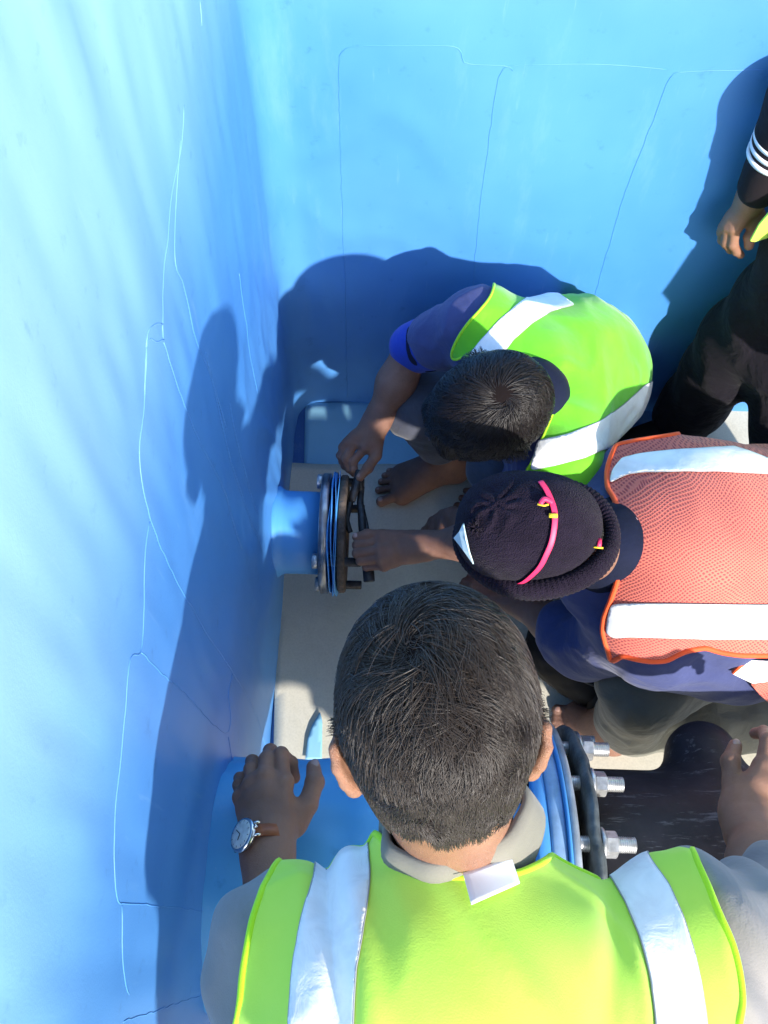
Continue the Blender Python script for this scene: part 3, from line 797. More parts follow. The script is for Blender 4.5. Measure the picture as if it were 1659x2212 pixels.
for k in range(15):
    a = rad(11 + 24 * k); c = A(0, by + .236 * math.sin(a), bz + .236 * math.cos(a))
    if abs(math.sin(a)) > 5: continue
    V2, F2 = cyl(c + A(g0 - .085, 0, 0), XA, .0108, c1 + .050 - g0 + .085, 22)
    th = [(V2, F2)] + [cyl(c + A(c1 + .027 + q * .003, 0, 0), XA, .0113, .0015, 18, .0005) for q in range(8)] + [cyl(c + A(g1 + .004 + q * .003, 0, 0), XA, .0113, .0015, 18, .0005) for q in range(7)]
    b = obj('stud', *join(th), M_zinc, t_)
    V1, F1 = hexbar(c + A(c1 + .006, 0, 0), XA, .0185, .018, .15 + k)
    obj('nut', V1, F1, M_zinc, b, smooth=False)
    V1, F1 = cyl(c + A(c1 - .001, 0, 0), XA, .0235, .006, 24); obj('washer', V1, F1, M_zinc, b)
    V1, F1 = hexbar(c + A(g0 - .062, 0, 0), XA, .0205, .0165, .4 + k); obj('bolt_head', V1, F1, M_dark, b, smooth=False)
# ---- black pipe with its short branch
bpx = P(1575, 1650, z=.68)
pr = [cone((c1 + .03, by, bz), (1.25, by, bz), .192, .197, .03),
      cone((bpx[0], by + .1, bz + .05), (bpx[0], P(1575, 1632, z=.58)[1], bz + .01), .072, .062, .035)]
V, Fq = mesh_of(pr, .008, disp=lambda x, y, z: .0012 * vnoise(x * 18, y * 18, z * 18, 2))
V[:, 0] = np.maximum(V[:, 0], c1 - .01)
pipeV = V
t_ = single('black_pipe', 'thick scratched black plastic pipe with a rounded branch, bolted to the large grey flange', 'pipe', V, Fq, M_blackpipe)

# ---- spanners
Z2 = lambda x, y: (542.2 + x * .28595, 948.8 + y * .28595)      # enlarged view 2 -> grid
Z5 = lambda x, y: (474.4 + x * .2451, 1490.9 + y * .2451)
Z3 = lambda x, y: (508.3 + x * .2247, 745.5 + y * .2247)
Z4 = lambda x, y: (948.8 + x * .4281, 914.9 + y * .4281)
Z7 = lambda x, y: (1355.4 + x * .3984, 135.5 + y * .3984)
Z6 = lambda x, y: (1084.4 + x * .28595, 1287.7 + y * .28595)
def bar(pts, w_, th, k=.004):
    q = crom(pts, 6); V, f = tube(q, np.interp(np.linspace(0, 1, len(q)), np.linspace(0, 1, len(w_)), w_), 10, flat=th, up=A(0, 0, 1)); return V, f
zs = .335
p1 = [P(*Z2(*q), z=z_) for q, z_ in (((815, 235), .37), ((800, 330), .365), ((762, 470), .36), ((728, 570), .355), ((732, 650), .35), ((752, 705), .345))]
def jaw(c, ang, r, th, op=70, ring=False):
    """open ended jaw (C shape) or ring in the plane across the pipe axis"""
    x = A(0, 1, 0); y = A(0, 0, 1); pts = []
    rng = np.linspace(rad(op / 2), rad(360 - op / 2), 22) if not ring else np.linspace(0, 2 * math.pi, 29)[:-1]
    for a in rng: pts.append(c + r * (math.cos(a + ang) * x + math.sin(a + ang) * y))
    return tube(pts, th, 8, closed=ring)
nx_ = P(764, 1065, z=.34)[0]
c = nutc + A(nx_ + .008, 0, 0)
V1, F1 = bar([c + A(.004, .012, .022), c + A(-.002, -.004, .024), p1[3], p1[4], p1[5]], [.0075, .0075, .0065, .0065, .006], .6)
V0, F0 = bar(p1[:3] + [c + A(-.004, -.01, .02)], [.0085, .008, .0075, .0075], .55)
V2, F2 = jaw(c, 1.2, .0235, .006)
single('open_end_spanner', 'dark open-end spanner on the nut, its shank held by the worker in the green vest', 'spanner', *join([(V1, F1), (V0, F0), (V2, F2)]), M_dark)
p2 = [P(*Z2(*q), z=z_) for q, z_ in (((825, 470), .35), ((835, 560), .355), ((845, 700), .355), ((868, 850), .35), ((885, 980), .345), ((893, 1075), .34))]
V1, F1 = bar([c + A(.010, -.012, .004)] + p2, [.006, .0075, .0085, .009, .0105, .0125, .012], .6)
V2, F2 = jaw(c + A(.007, 0, 0), 2.6, .0225, .006, ring=True)
p3 = [P(*Z2(*q), z=z_) for q, z_ in (((840, 500), .35), ((862, 600), .353), ((880, 700), .353), ((888, 790), .35))]
V3, F3 = bar(p3, [.004, .0045, .005, .005], .7)
single('ring_spanner', 'long dark ring spanner gripped by the worker in the woollen hat, pointing down the photo', 'spanner', *join([(V1, F1), (V2, F2), (V3, F3)]), M_dark)
# ================================================================ BODY BUILDING
def Rm(up, fwd):
    f = nrm(fwd); u_ = nrm(up); u_ = nrm(u_ - (u_ @ f) * f); x = np.cross(f, u_)
    return np.stack([x, f, u_], 1)          # columns: right, forward, up
def head_prims(C, M, s=1.0, neck=None, nr=(.052, .058)):
    T = lambda x, y, z: C + M @ (A(x, y, z) * s)
    e = lambda c, r, k=.02, **kw: ell(T(*c), A(*r) * s, M, k * s, **kw)
    p = [e((0, -.008, .028), (.0765, .097, .088)), e((0, -.035, -.005), (.068, .066, .070), .03), e((0, .035, -.03), (.060, .062, .075), .035),
         e((0, .050, -.075), (.040, .042, .036), .03), e((0, .080, -.098), (.019, .016, .016), .02),            # jaw, chin
         cone(T(-.048, .03, -.065), T(0, .078, -.095), .020 * s, .016 * s, .025), cone(T(.048, .03, -.065), T(0, .078, -.095), .020 * s, .016 * s, .025),
         cone(T(0, .092, .012), T(0, .112, -.028), .0075 * s, .0125 * s, .012), ell(T(0, .105, -.036), A(.018, .013, .010) * s, M, .008),   # nose
         cone(T(-.035, .082, .022), T(.035, .082, .022), .011 * s, .011 * s, .015),                           # brow
         e((0, .092, -.062), (.026, .010, .006), .006), e((0, .090, -.073), (.022, .011, .007), .006)]                                     # lips
    for q in (-1, 1):
        p.append(e((q * .032, .084, .004), (.016, .012, .012), .006, cut=True)); p.append(ball(T(q * .031, .077, .004), .0135 * s, .003))
        # ear: helix ring, lobe and a thin dish
        a0 = [T(q * (.0765 + .010 * math.sin(t)), -.006 - .018 * math.cos(t) * .9 + (.004), -.008 + .030 * math.sin(t - .25)) for t in np.linspace(-.9, 3.3, 7)]
        pts = [(.074, .012, .004), (.080, .010, .020), (.088, -.006, .027), (.093, -.020, .017), (.092, -.022, 0), (.086, -.014, -.018), (.080, -.002, -.030), (.075, .006, -.030)]
        pts = [T(q * a, b, c - .022) for a, b, c in pts]
        p += chain(pts, [.0045 * s, .0042 * s, .0042 * s, .0045 * s, .0048 * s, .0055 * s, .0075 * s, .0055 * s], .004)
        p.append(ell(T(q * .082, -.006, -.025), A(.0035, .016, .024) * s, M @ rotz(q * .55), .005))
        p.append(cone(T(q * .074, .010, -.026), T(q * .080, .002, -.032), .005 * s, .006 * s, .006))
    if neck is not None: p.append(cone(T(0, -.022, -.05), neck, nr[0], nr[1], .03))
    return p
def rotz(a): return np.array([[math.cos(a), -math.sin(a), 0], [math.sin(a), math.cos(a), 0], [0, 0, 1]])
def finger(pts, r, k=.003, tip=.78):
    n = len(pts); rs = list(np.linspace(r * 1.06, r * tip, n)); p = chain(pts, rs, k)
    for i in range(1, n - 1): p.append(ball(pts[i], rs[i] * 1.045, k))
    return p
def hand_prims(wr, kn, fing, thumb, r=.0095, fore=None, rw=.027, k=.012, wspread=.017, ax=None, flat=.72):
    """wr wrist, kn 4 knuckles index..little, fing list of joints beyond each knuckle, thumb: base, knuckle, joint, tip"""
    wr = np.asarray(wr); kn = [np.asarray(q) for q in kn]
    across = nrm(kn[0] - kn[3]); fw = nrm(.5 * (kn[1] + kn[2]) - wr); up = nrm(np.cross(across, fw))
    p = []
    rr = [1.0, 1.03, .97, .84]
    for i, q in enumerate(kn):
        b = wr + across * wspread * (1 - i * 2 / 3)
        p.append(cone(b, q, .0135 * r / .0095, .0118 * rr[i] * r / .0095, k))
        p.append(ball(q, .0122 * rr[i] * r / .0095, .006))
    for i in range(3):
        p.append(cone(.35 * wr + .65 * kn[i], .35 * wr + .65 * kn[i + 1], .0125 * r / .0095, .0125 * r / .0095, k))
        p.append(cone(kn[i], kn[i + 1], .0092 * r / .0095, .0092 * r / .0095, .006))
    for i, f in enumerate(fing): p += finger([kn[i]] + [np.asarray(q) for q in f], r * rr[i])
    th = [np.asarray(q) for q in thumb]
    p += [cone(.6 * wr + .4 * th[0], th[0], .014, .0155 * r / .0095, .014), cone(th[0], th[1], .0160 * r / .0095, .0128 * r / .0095, .014)]
    p.append(cone(th[0] * .4 + th[1] * .6, kn[0] * .6 + wr * .4, .009, .010, .014))
    p += chain(th[1:], [.0122 * r / .0095, .0112 * r / .0095, .0088 * r / .0095], .004) + [ball(th[2], .0118 * r / .0095, .003)]
    if fore is not None:
        el, re = np.asarray(fore[0]), fore[1]
        d = nrm(el - wr); mid = wr + (el - wr) * .55
        p += [cone(wr + d * -.004, wr + d * .03, rw * .86, rw * .92, .02, n=up, f=flat), cone(wr + d * .02, mid, rw * .90, re * .93, .03, n=up, f=.88), cone(mid, el, re * .93, re, .03)]
    return p
def foot_prims(heel, ankle, tips, balls, r=.0095, shin=None):
    heel, ankle = np.asarray(heel), np.asarray(ankle); p = [ball(heel, .031, .02), cone(heel + A(0, 0, .01), ankle, .030, .034, .03)]
    for i in range(5):
        b = np.asarray(balls[i]); t = np.asarray(tips[i])
        rb = [.020, .0155, .0145, .0135, .013][i]; rt = [.0135, .0095, .0090, .0086, .0082][i]
        p.append(cone(heel * .75 + ankle * .25, b, .028, rb, .022))
        p.append(cone(ankle + A(0, 0, -.01), b, .026, rb * .9, .03))
        m = b * .45 + t * .55 + A(0, 0, .004)
        p += [cone(b, m, rb * .85, rt * .92, .004), cone(m, t, rt * .92, rt, .003), ball(t, rt, .003)]
    if shin is not None: p += [cone(ankle, shin[0], .034, shin[1], .03)]
    return p
def nail(c, d, up, w_=.0055, l=.0065):
    d = nrm(d); up = nrm(np.asarray(up) - (np.asarray(up) @ d) * d); x = np.cross(d, up)
    return mesh_of([ell(c, (w_, l, .0022), np.stack([x, d, up], 1))], .0011)
def trace(prims, u, v, infl=0.0, tmin=.3):
    r = ray(u, v); L = np.linalg.norm(r); r = r / L; t = tmin
    for _ in range(200):
        q = CAM + t * r; d = float(field(prims, q[None], infl)[0])
        if d < .0003: break
        t += max(d * .7, .0003)
        if t > 4: return None, None
    e = .001; g = np.array([float(field(prims, (q + e * a)[None], infl)[0] - field(prims, (q - e * a)[None], infl)[0]) for a in np.eye(3)])
    return q, nrm(g)
def drape(prims, px, r, infl=0.0, flat=.35, lift=0.0, n=8, closed=False):
    """a ribbon laid on a surface along a screen path"""
    q = crom(px, 5, closed); pts = []; ns_ = []
    for a, b in q:
        h, g = trace(prims, a, b, infl)
        if h is None: continue
        pts.append(h + g * lift); ns_.append(g)
    pts = np.array(pts); ns_ = np.array(ns_)
    return tube(pts, r, n, closed=closed, flat=flat, up=-ns_ if False else ns_)
def sdfgrad(prims, Q, infl=0):
    e = .0015
    g = np.stack([field(prims, Q + e * a, infl) - field(prims, Q - e * a, infl) for a in np.eye(3)], -1)
    return nrm(g)
def hair(name, V, Fq, prims, sel, flow, n, length, parent, m, seed=1, cs_=95, wid=.0009, lift=.35, segs=5, gap=None, curl=.2, droop=.0):
    """short strands rooted on the scalp, following a flow field over the skull"""
    rng = np.random.default_rng(seed)
    C = V[Fq].mean(1); ok = sel(C); f = Fq[ok]
    a = V[f[:, 0]]; b = V[f[:, 1]]; c = V[f[:, 2]]; d = V[f[:, 3]]
    ar = np.linalg.norm(np.cross(c - a, d - b), axis=1); cs = np.cumsum(ar); pick = np.searchsorted(cs, rng.random(n) * cs[-1]); pick = np.minimum(pick, len(f) - 1)
    s, t = rng.random((2, n, 1))
    q = (a[pick] * (1 - s) + b[pick] * s) * (1 - t) + (d[pick] * (1 - s) + c[pick] * s) * t
    N = sdfgrad(prims, q); Lh = length(q) * rng.uniform(.5, 1.15, n); step = Lh / segs
    # clumps: strands close together lean together
    cl = np.stack([vnoise(*(q * cs_).T, 21 + i) + .8 * vnoise(*(q * cs_ * .45).T, 31 + i) for i in range(3)], 1)
    rnd = rng.normal(0, 1, (n, 3))
    pts = [q - N * .001]; cur = q.copy(); h = np.zeros(n)
    for k in range(segs):
        dirv = flow(cur); dirv = dirv + cl * curl * 1.6 + rnd * curl * .35
        dirv = nrm(dirv - (dirv * N).sum(1)[:, None] * N)
        up = lift * (1 - k / segs * .9)
        mv = nrm(dirv + N * up) - A(0, 0, 1) * droop * k / segs
        cur = cur + mv * step[:, None]
        dd = field(prims, cur); N = sdfgrad(prims, cur)
        push = np.maximum(.0015 + .0006 * k - dd, 0); cur = cur + N * push[:, None]
        over = np.maximum(dd - (.006 + .10 * Lh) , 0); cur = cur - N * over[:, None] * .6
        pts.append(cur.copy())
    pts = np.stack(pts, 1)                                    # n, segs+1, 3
    T = nrm(np.gradient(pts, axis=1)); side = nrm(np.cross(T, nrm(rng.normal(0, 1, (n, 1, 3)) + N[:, None] * .3)))
    up = np.cross(side, T)
    wv = wid * rng.uniform(.7, 1.3, n)[:, None, None] * np.linspace(1, .25, segs + 1)[None, :, None] ** .7
    ring = np.stack([pts + side * wv, pts - side * wv * .5 + up * wv * .866, pts - side * wv * .5 - up * wv * .866], 2)   # n, S, 3, 3
    Sg_ = segs + 1
    base = (np.arange(n) * Sg_ * 3)[:, None, None]; k = (np.arange(segs) * 3)[None, :, None]; j = np.arange(3)[None, None]
    a = base + k + j; b = base + k + (j + 1) % 3
    q4 = np.stack([a, b, b + 3, a + 3], -1).reshape(-1, 4)
    return obj(name, ring.reshape(-1, 3), q4, m, parent)
def tag_patch(name, V, Fq, quad, lift, m, parent, n=9):
    from mathutils.bvhtree import BVHTree
    bv = BVHTree.FromPolygons(V.tolist(), Fq.tolist()); g = []
    a, b, c, d = [np.array(q, float) for q in quad]
    for i in range(n):
        for j in range(n):
            s, t = i / (n - 1), j / (n - 1); q = (a * (1 - s) + b * s) * (1 - t) + (d * (1 - s) + c * s) * t
            h, gr, _, _ = bv.ray_cast(Vector(CAM), Vector(nrm(ray(q[0], q[1])))); h, gr = np.array(h), np.array(gr); g.append(h - nrm(ray(q[0], q[1])) * (lift + .002 * math.sin(3 * s + 1) * t))
    return obj(name, np.array(g), [[i * n + j, (i + 1) * n + j, (i + 1) * n + j + 1, i * n + j + 1] for i in range(n - 1) for j in range(n - 1)], m, parent, solid=.0012)
def body_obj(parent, pieces, m, extra=()):
    """all the skin of one figure as a single mesh; extra = (V, F, material) such as nails"""
    V, Fq = joinq(pieces); n0 = len(Fq)
    allp = [(V, Fq)] + [(a, b) for a, b, _ in extra]
    V, Fq = joinq(allp); o = obj('body', V, Fq, m, parent)
    if extra:
        o.data.materials.append(extra[0][2]); mi = np.zeros(len(o.data.polygons), np.int32); mi[n0:] = 1
        if len(mi) >= n0: o.data.polygons.foreach_set('material_index', mi)
    return o
def cloth(name, V, Fq, poly, off, m, parent, edge=None, er=.003, solid=.0015, efl=.6, stitch=False, **kw):
    W, f, loops = patch(V, Fq, poly, off, **kw)
    o = obj(name, W, f, m, parent, solid=solid, off=0.0)
    if edge is not None:
        for L in loops:
            if len(L) < 20: continue
            L = L[::2]; L = .25 * np.roll(L, 1, 0) + .5 * L + .25 * np.roll(L, -1, 0)
            obj('stitching' if stitch else 'binding', *tube(L, er, 6, closed=True), edge, parent if stitch else o)
    return o
# ================================================================ PERSON 1: bent over, back to the camera, lime vest
facing = lambda c_, n_: ((CAM - c_) * n_).sum(1) > 0
def person1():
    C = P(946, 1565, z=1.340); up = A(-.12, .80, .58); fw = A(-.03, .58, -.82)
    M = Rm(up, fw); N = P(985, 1812, z=1.235)
    HS = .995
    root = thing('person', 'man bent over in the foreground, lime yellow vest over grey polo shirt', 'person', (.1, -.6, 0))
    hd = head_prims(C, M, HS, neck=N, nr=(.051, .056))
    SLp = P(628, 2070, z=1.150); SRp = P(1515, 2050, z=1.150)
    EL = A(-.105, -.075, .94); WL = P(576, 1792, z=.835)
    # torso centre line, from the neck back to the hips
    T0 = A(.080, -.012, 1.172); T1 = A(.10, -.11, 1.17); T2 = A(.115, -.32, 1.05); T3 = A(.12, -.54, .90)
    nb = A(0, .15, 1)
    torso = [cone(N + A(0, -.012, -.030), T0, .062, .095, .05), cone(T0, T1, .125, .190, .05, n=nb, f=.60), cone(T1, T2, .195, .185, .05, n=A(0, -.45, 1), f=.66), cone(T2, T3, .175, .165, .05, n=A(0, -.5, 1), f=.8),
             cone(SLp, T0 + A(-.02, -.018, .01), .066, .080, .05, n=nb, f=.8), cone(SRp, T0 + A(.02, -.018, .01), .066, .080, .05, n=nb, f=.8),
             cone(SLp, T1 + A(-.10, 0, 0), .070, .09, .05), cone(SRp, T1 + A(.10, 0, 0), .070, .09, .05)]
    ER = P(1690, 1990, z=.98); WR = P(1612, 1765, z=.815)
    upper = [cone(SLp, EL, .056, .043, .03), cone(SRp, ER, .056, .043, .03)]
    # left hand on the blue pipe
    kn = [P(612, 1690, z=.822), P(572, 1679, z=.825), P(545, 1696, z=.818), P(522, 1722, z=.805)]
    fg = [[P(607, 1630, z=.812), P(628, 1648, z=.785), P(636, 1680, z=.770)],
          [P(577, 1640, z=.812), P(584, 1622, z=.785), P(590, 1626, z=.755)],
          [P(543, 1662, z=.805), P(545, 1645, z=.780), P(552, 1645, z=.755)],
          [P(517, 1696, z=.790), P(518, 1681, z=.768), P(526, 1676, z=.748)]]
    th = [P(632, 1776, z=.815), P(664, 1738, z=.805), P(680, 1690, z=.798), P(677, 1657, z=.785)]
    handL = hand_prims(WL, kn, fg, th, r=.0112, fore=(EL, .043), rw=.034, wspread=.021)
    # right hand on the black pipe
    kr = [P(1648, 1655, z=.812), P(1680, 1660, z=.812), P(1706, 1675, z=.805), P(1726, 1700, z=.795)]
    fr = [[k_ + nrm(A(.35, .9, -.1)) * .042, k_ + nrm(A(.35, .9, -.4)) * .065 + A(0, 0, -.005), k_ + nrm(A(.3, .9, -.7)) * .08 + A(0, 0, -.012)] for k_ in kr]
    tr = [P(1592, 1735, z=.81), P(1583, 1690, z=.80), P(1578, 1645, z=.797), P(1588, 1612, z=.785)]
    handR = hand_prims(WR, kr, fr, tr, r=.0112, fore=(ER, .045), rw=.034, wspread=.021)
    legs = [cone(T3, (.02, -.62, .50), .10, .065, .04), cone((.02, -.62, .50), (.01, -.74, .08), .062, .045, .03), cone(T3, (.24, -.62, .50), .10, .065, .04), cone((.24, -.62, .50), (.27, -.74, .08), .062, .045, .03),
            cone((.01, -.74, .05), (.0, -.52, .03), .04, .035, .03), cone((.27, -.74, .05), (.30, -.52, .03), .04, .035, .03)]
    small = []
    hm = mesh_of(hd, .0028)
    V, Fq = hm
    pieces = [hm, mesh_of(handL, .0017), mesh_of(handR, .0022), mesh_of(torso + upper + legs, .012, infl=-.012)]
    nails = [(*nail(th[3] + A(.002, .004, .008), th[3] - th[2], (0, 0, 1), .0068, .0085), M_nail), (*nail(tr[3] + A(0, .003, .008), tr[3] - tr[2], (0, 0, 1), .0065, .008), M_nail)]
    body_obj(root, pieces, M_skin1, nails)
    for q in (-1, 1):
        e = obj('eye', *mesh_of([ball(C + M @ (A(q * .031, .0795, .004) * HS), .012)], .002), M_white, root)
    # hair
    loc = lambda q: (q - C) @ M / HS
    def sel(q):
        l = loc(q); x, y, z = l.T
        line = np.where(y < -.02, -.068 + .016 * np.abs(x) / .06 + .006 * vnoise(x * 90, y * 90, z * 0, 5), np.where(y < .018, -.020 + .0 * y, .018 + (y - .018) * .55))
        earz = (np.abs(x) > .081) | ((np.abs(x) > .069) & (z < -.004) & (y > -.028))
        return (z > line) & ~earz & (y < .085)
    wl = A(-.012, -.062, .092)
    def flow(q):
        l = loc(q); x, y, z = l.T
        d = l - wl; r = np.linalg.norm(d, axis=1, keepdims=True)
        sw = np.cross(nrm(d), nrm(wl)) * np.exp(-r / .05) * 1.1
        o = nrm(d) + sw
        o = o + 1.6 * np.exp(-(r / .018) ** 2) * np.stack([vnoise(q[:, 0] * 300, q[:, 1] * 300, q[:, 2] * 300, 3), vnoise(q[:, 0] * 300, q[:, 1] * 300, q[:, 2] * 300, 4), np.zeros(len(q))], 1)
        top = np.clip((y + .02) / .05, 0, 1)[:, None] * np.clip((z - .05) / .03, 0, 1)[:, None]
        o = o * (1 - .75 * top) + np.array([[.85, .45, .1]]) * top      # the top is swept to the right
        back = np.clip((-.02 - z) / .04, 0, 1)[:, None]
        o = o + back * np.array([[.35, .0, -.6]])
        return nrm(o) @ M.T
    def length(q):
        l = loc(q); return np.interp(l[:, 2], [-.07, -.03, .02, .08, .12], [.012, .018, .030, .050, .064])
    cap_ = [dict(p) for p in hd if not p.get('cut')]
    Vc, Fc = V + vnormals(V, Fq) * .003, Fq
    k = sel(Vc[Fq].mean(1)); obj('hair_cap', Vc, Fq[k], M_haircap, root)
    hair('hair', V, Fq, hd, sel, flow, 42000, length, root, M_hair2, 3, wid=.00050, lift=.36, curl=.5, segs=7, cs_=70)
    def flow2(q):
        l = loc(q); d = nrm(l - wl)
        n_ = np.stack([vnoise(*(q * 900).T, 51), vnoise(*(q * 900).T, 52), 0 * d[:, 0]], 1)
        return nrm(d * .7 + n_ * 1.6 + np.cross(d, nrm(wl)) * .5) @ M.T
    hair('crown_hair', V, Fq, hd, lambda q: np.linalg.norm(loc(q) - wl, axis=1) < .034, flow2, 2600, lambda q: np.full(len(q), .024), root, M_hair2, 13, wid=.0005, lift=.22, curl=.6, segs=5)
    # grey polo shirt
    def folds(x, y, z):
        return (.0035 + .004 * (x > .3)) * np.sin(x * 75 + y * 30 + 2.4 * np.sin(y * 16)) * (np.abs(x - .09) > .15) + .003 * vnoise(x * 14, y * 10, z * 14, 31)
    sh = torso + [cone(SLp, EL, .066, .056, .03), cone(EL, EL * .80 + WL * .20, .055, .050, .03), cone(SRp, ER, .075, .064, .03), cone(ER, ER * .8 + WR * .2, .06, .056, .03)]
    obj('polo_shirt', *mesh_of(sh, .0045, infl=.003, disp=folds), M_grey, root)
    # collar: a turned-down band standing round the neck
    Vc = []; n = 60; ax = nrm(C + M @ A(0, -.02, -.05) - N); X_, Y_, _ = frame_of(ax, up=(0, 0, 1))
    cen = N + ax * .014 + A(0, .012, 0)
    prof = [(-.026, .066), (-.006, .063), (.014, .0605), (.022, .0610), (.022, .0640), (.008, .068), (-.010, .073), (-.026, .077), (-.036, .076)]
    for j in range(n):
        a = j / n * 2 * math.pi; wv = .003 * math.sin(3 * a) + .002 * math.sin(7 * a + 1)
        bk = max(0, float((math.cos(a) * X_ + math.sin(a) * Y_) @ A(0, -.9, .3)))
        for s, r_ in prof: Vc.append(cen + ax * (s + wv * .5 + .022 * bk * (s > -.01)) + (r_ + wv) * (math.cos(a) * X_ * 1.04 + math.sin(a) * Y_ * .95))
    m_ = len(prof)
    obj('collar', np.array(Vc), [[j * m_ + i, ((j + 1) % n) * m_ + i, ((j + 1) % n) * m_ + i + 1, j * m_ + i + 1] for j in range(n) for i in range(m_ - 1)], M_greycollar, root, solid=.002)
    # trousers
    tro = [cone(T3, T3 + A(-.1, -.06, -.08), .17, .12, .05), cone(T3, (.02, -.62, .50), .13, .085, .04), cone((.02, -.62, .50), (.01, -.74, .10), .08, .07, .03), cone(T3, (.24, -.62, .50), .13, .085, .04), cone((.24, -.62, .50), (.27, -.74, .10), .08, .07, .03)]
    obj('trousers', *mesh_of(tro, .012, disp=lambda x, y, z: .006 * vnoise(x * 12, y * 12, z * 7, 6)), M_trgrey, root)
    for q in (0, 1): obj('shoe', *mesh_of([cone((.01 + .26 * q, -.76, .045), (.0 + .30 * q, -.52, .035), .048, .042, .02)], .006), M_rubber, root)
    # vest
    def vf(x, y, z):
        d = .008 * vnoise(x * 7, y * 5, z * 7, 41) + .0010 * vnoise(x * 22, y * 12, z * 22, 42)
        d = d + .010 * np.exp(-((x + .035 + .2 * (y - .03)) / .012) ** 2) * np.clip((y + .16) / .2, 0, 1)           # fold running down from the left of the collar
        d = d - .009 * np.exp(-((x + .012 + .2 * (y - .03)) / .014) ** 2) * np.clip((y + .16) / .2, 0, 1)
        d = d + .006 * np.exp(-((x - .215 - .35 * (y - .03)) / .016) ** 2) * np.clip((y + .2) / .2, 0, 1)
        rd = lambda sc, sd: np.clip(1 - 3.2 * np.abs(vnoise(x * sc, y * sc * .8, z * sc, sd)), 0, 1) ** 1.5
        d = d - .006 * rd(5.5, 45) - .003 * rd(11, 46)
        d = d - .006 * np.exp(-(((x - .13) * .8 + (y + .02) * .6) / .016) ** 2) + .005 * np.exp(-(((x - .10) * .9 + (y + .02) * .45) / .018) ** 2)
        return d
    def vsel(c_, n_):
        u_, v_, _ = proj(c_)
        return ~((v_ < 1990) & (u_ > 700) & (u_ < 1290) & (((CAM - c_) * n_).sum(1) < 0))
    Vv, Fv = mesh_of(torso, .0032, infl=.011, disp=vf, smooth=2)
    out = [(572, 1918), (600, 1868), (640, 1815), (664, 1795), (700, 1790), (760, 1790), (800, 1795), (830, 1815), (850, 1850), (890, 1884), (960, 1898), (1050, 1898), (1120, 1888), (1180, 1858), (1222, 1822), (1245, 1800), (1275, 1790), (1340, 1785), (1425, 1785), (1475, 1806), (1505, 1862), (1545, 1955), (1580, 2040), (1597, 2110), (1600, 2170), (1590, 2300), (1590, 2900), (1400, 3600), (700, 3600), (480, 2900), (505, 2300), (520, 2190), (528, 2100), (545, 2000), (560, 1950)]
    ve = cloth('safety_vest', Vv, Fv, out, .002, M_lime, root, M_limeedge, .0036, sm=5, sel=vsel)
    cloth('reflective_stripe', Vv, Fv, [(683, 1790), (802, 1790), (801, 1895), (788, 1985), (777, 2090), (772, 2212), (775, 2500), (800, 2900), (640, 2900), (625, 2500), (629, 2212), (638, 2100), (652, 1990), (674, 1895)], .0042, M_tape, ve, M_stitch, .0009, stitch=True, curve=False, sm=4)
    cloth('reflective_stripe', Vv, Fv, [(1280, 1800), (1375, 1795), (1412, 1868), (1446, 1915), (1476, 1985), (1498, 2060), (1512, 2130), (1522, 2212), (1515, 2500), (1490, 2900), (1340, 2900), (1400, 2500), (1409, 2212), (1398, 2120), (1378, 2030), (1352, 1955), (1322, 1900)], .0042, M_tape, ve, M_stitch, .0009, stitch=True, curve=False, sm=4)
    tag_patch('care_label', Vv, Fv, [(1000, 1887), (1103, 1852), (1122, 1909), (1018, 1955)], .012, M_white, ve)
    # watch
    ax = nrm(EL - WL); s0 = WL + ax * .022; X_, Y_, _ = frame_of(ax, up=(0, 0, 1))
    side = nrm(A(-.62, -.12, .78)); side = nrm(side - (side @ ax) * ax); oth = np.cross(ax, side)
    n = 40; Vw = []
    for j in range(n):
        a = j / n * 2 * math.pi
        for s, r_ in ((-.0085, .0005), (-.0085, .0028), (.0085, .0028), (.0085, .0005)):
            Vw.append(s0 + ax * s + (.0362 + r_) * math.cos(a) * side + (.0335 + r_) * math.sin(a) * oth)
    wt = thing('wristwatch', 'round steel wristwatch with pale dial on a tan leather strap', 'watch', s0)
    obj('strap', np.array(Vw), [[j * 4 + i, ((j + 1) % n) * 4 + i, ((j + 1) % n) * 4 + (i + 1) % 4, j * 4 + (i + 1) % 4] for j in range(n) for i in range(4)], M_leather, wt)
    cc = s0 + side * .0370
    cs = obj('case', *lathe(cc, side, [(0, .0200), (.001, .0222), (.006, .0228), (.0085, .0215), (.0092, .0195)], 40), M_chrome, wt)
    obj('dial', *lathe(cc, side, [(.0085, .0190), (.0096, .0188), (.0102, .015)], 40), M_dial, wt)
    for an, L in ((.6, .0085), (2.5, .0115)):
        dd = math.cos(an) * ax + math.sin(an) * oth; c2 = cc + side * .0108
        obj('watch_hand', *tube([c2, c2 + dd * L], .0005, 5), M_rubber, wt)
    for k in range(12):
        an = k * math.pi / 6; dd = math.cos(an) * ax + math.sin(an) * oth; c2 = cc + side * .0099
        obj('hour_mark', *tube([c2 + dd * .0150, c2 + dd * .0178], .00045, 4), M_rubber, wt)
    obj('crown', *cyl(cc + side * .005 + ax * -.0 + oth * -.0225, -oth, .0026, .005, 14, .0006), M_chrome, wt)
    for q in (-1, 1):
        for e in (-1, 1): obj('lug', *tube([cc + oth * q * .018 + ax * e * .009 + side * .004, cc + oth * q * .025 + ax * e * .009 - side * .003], .0022, 6), M_chrome, wt)
person1()

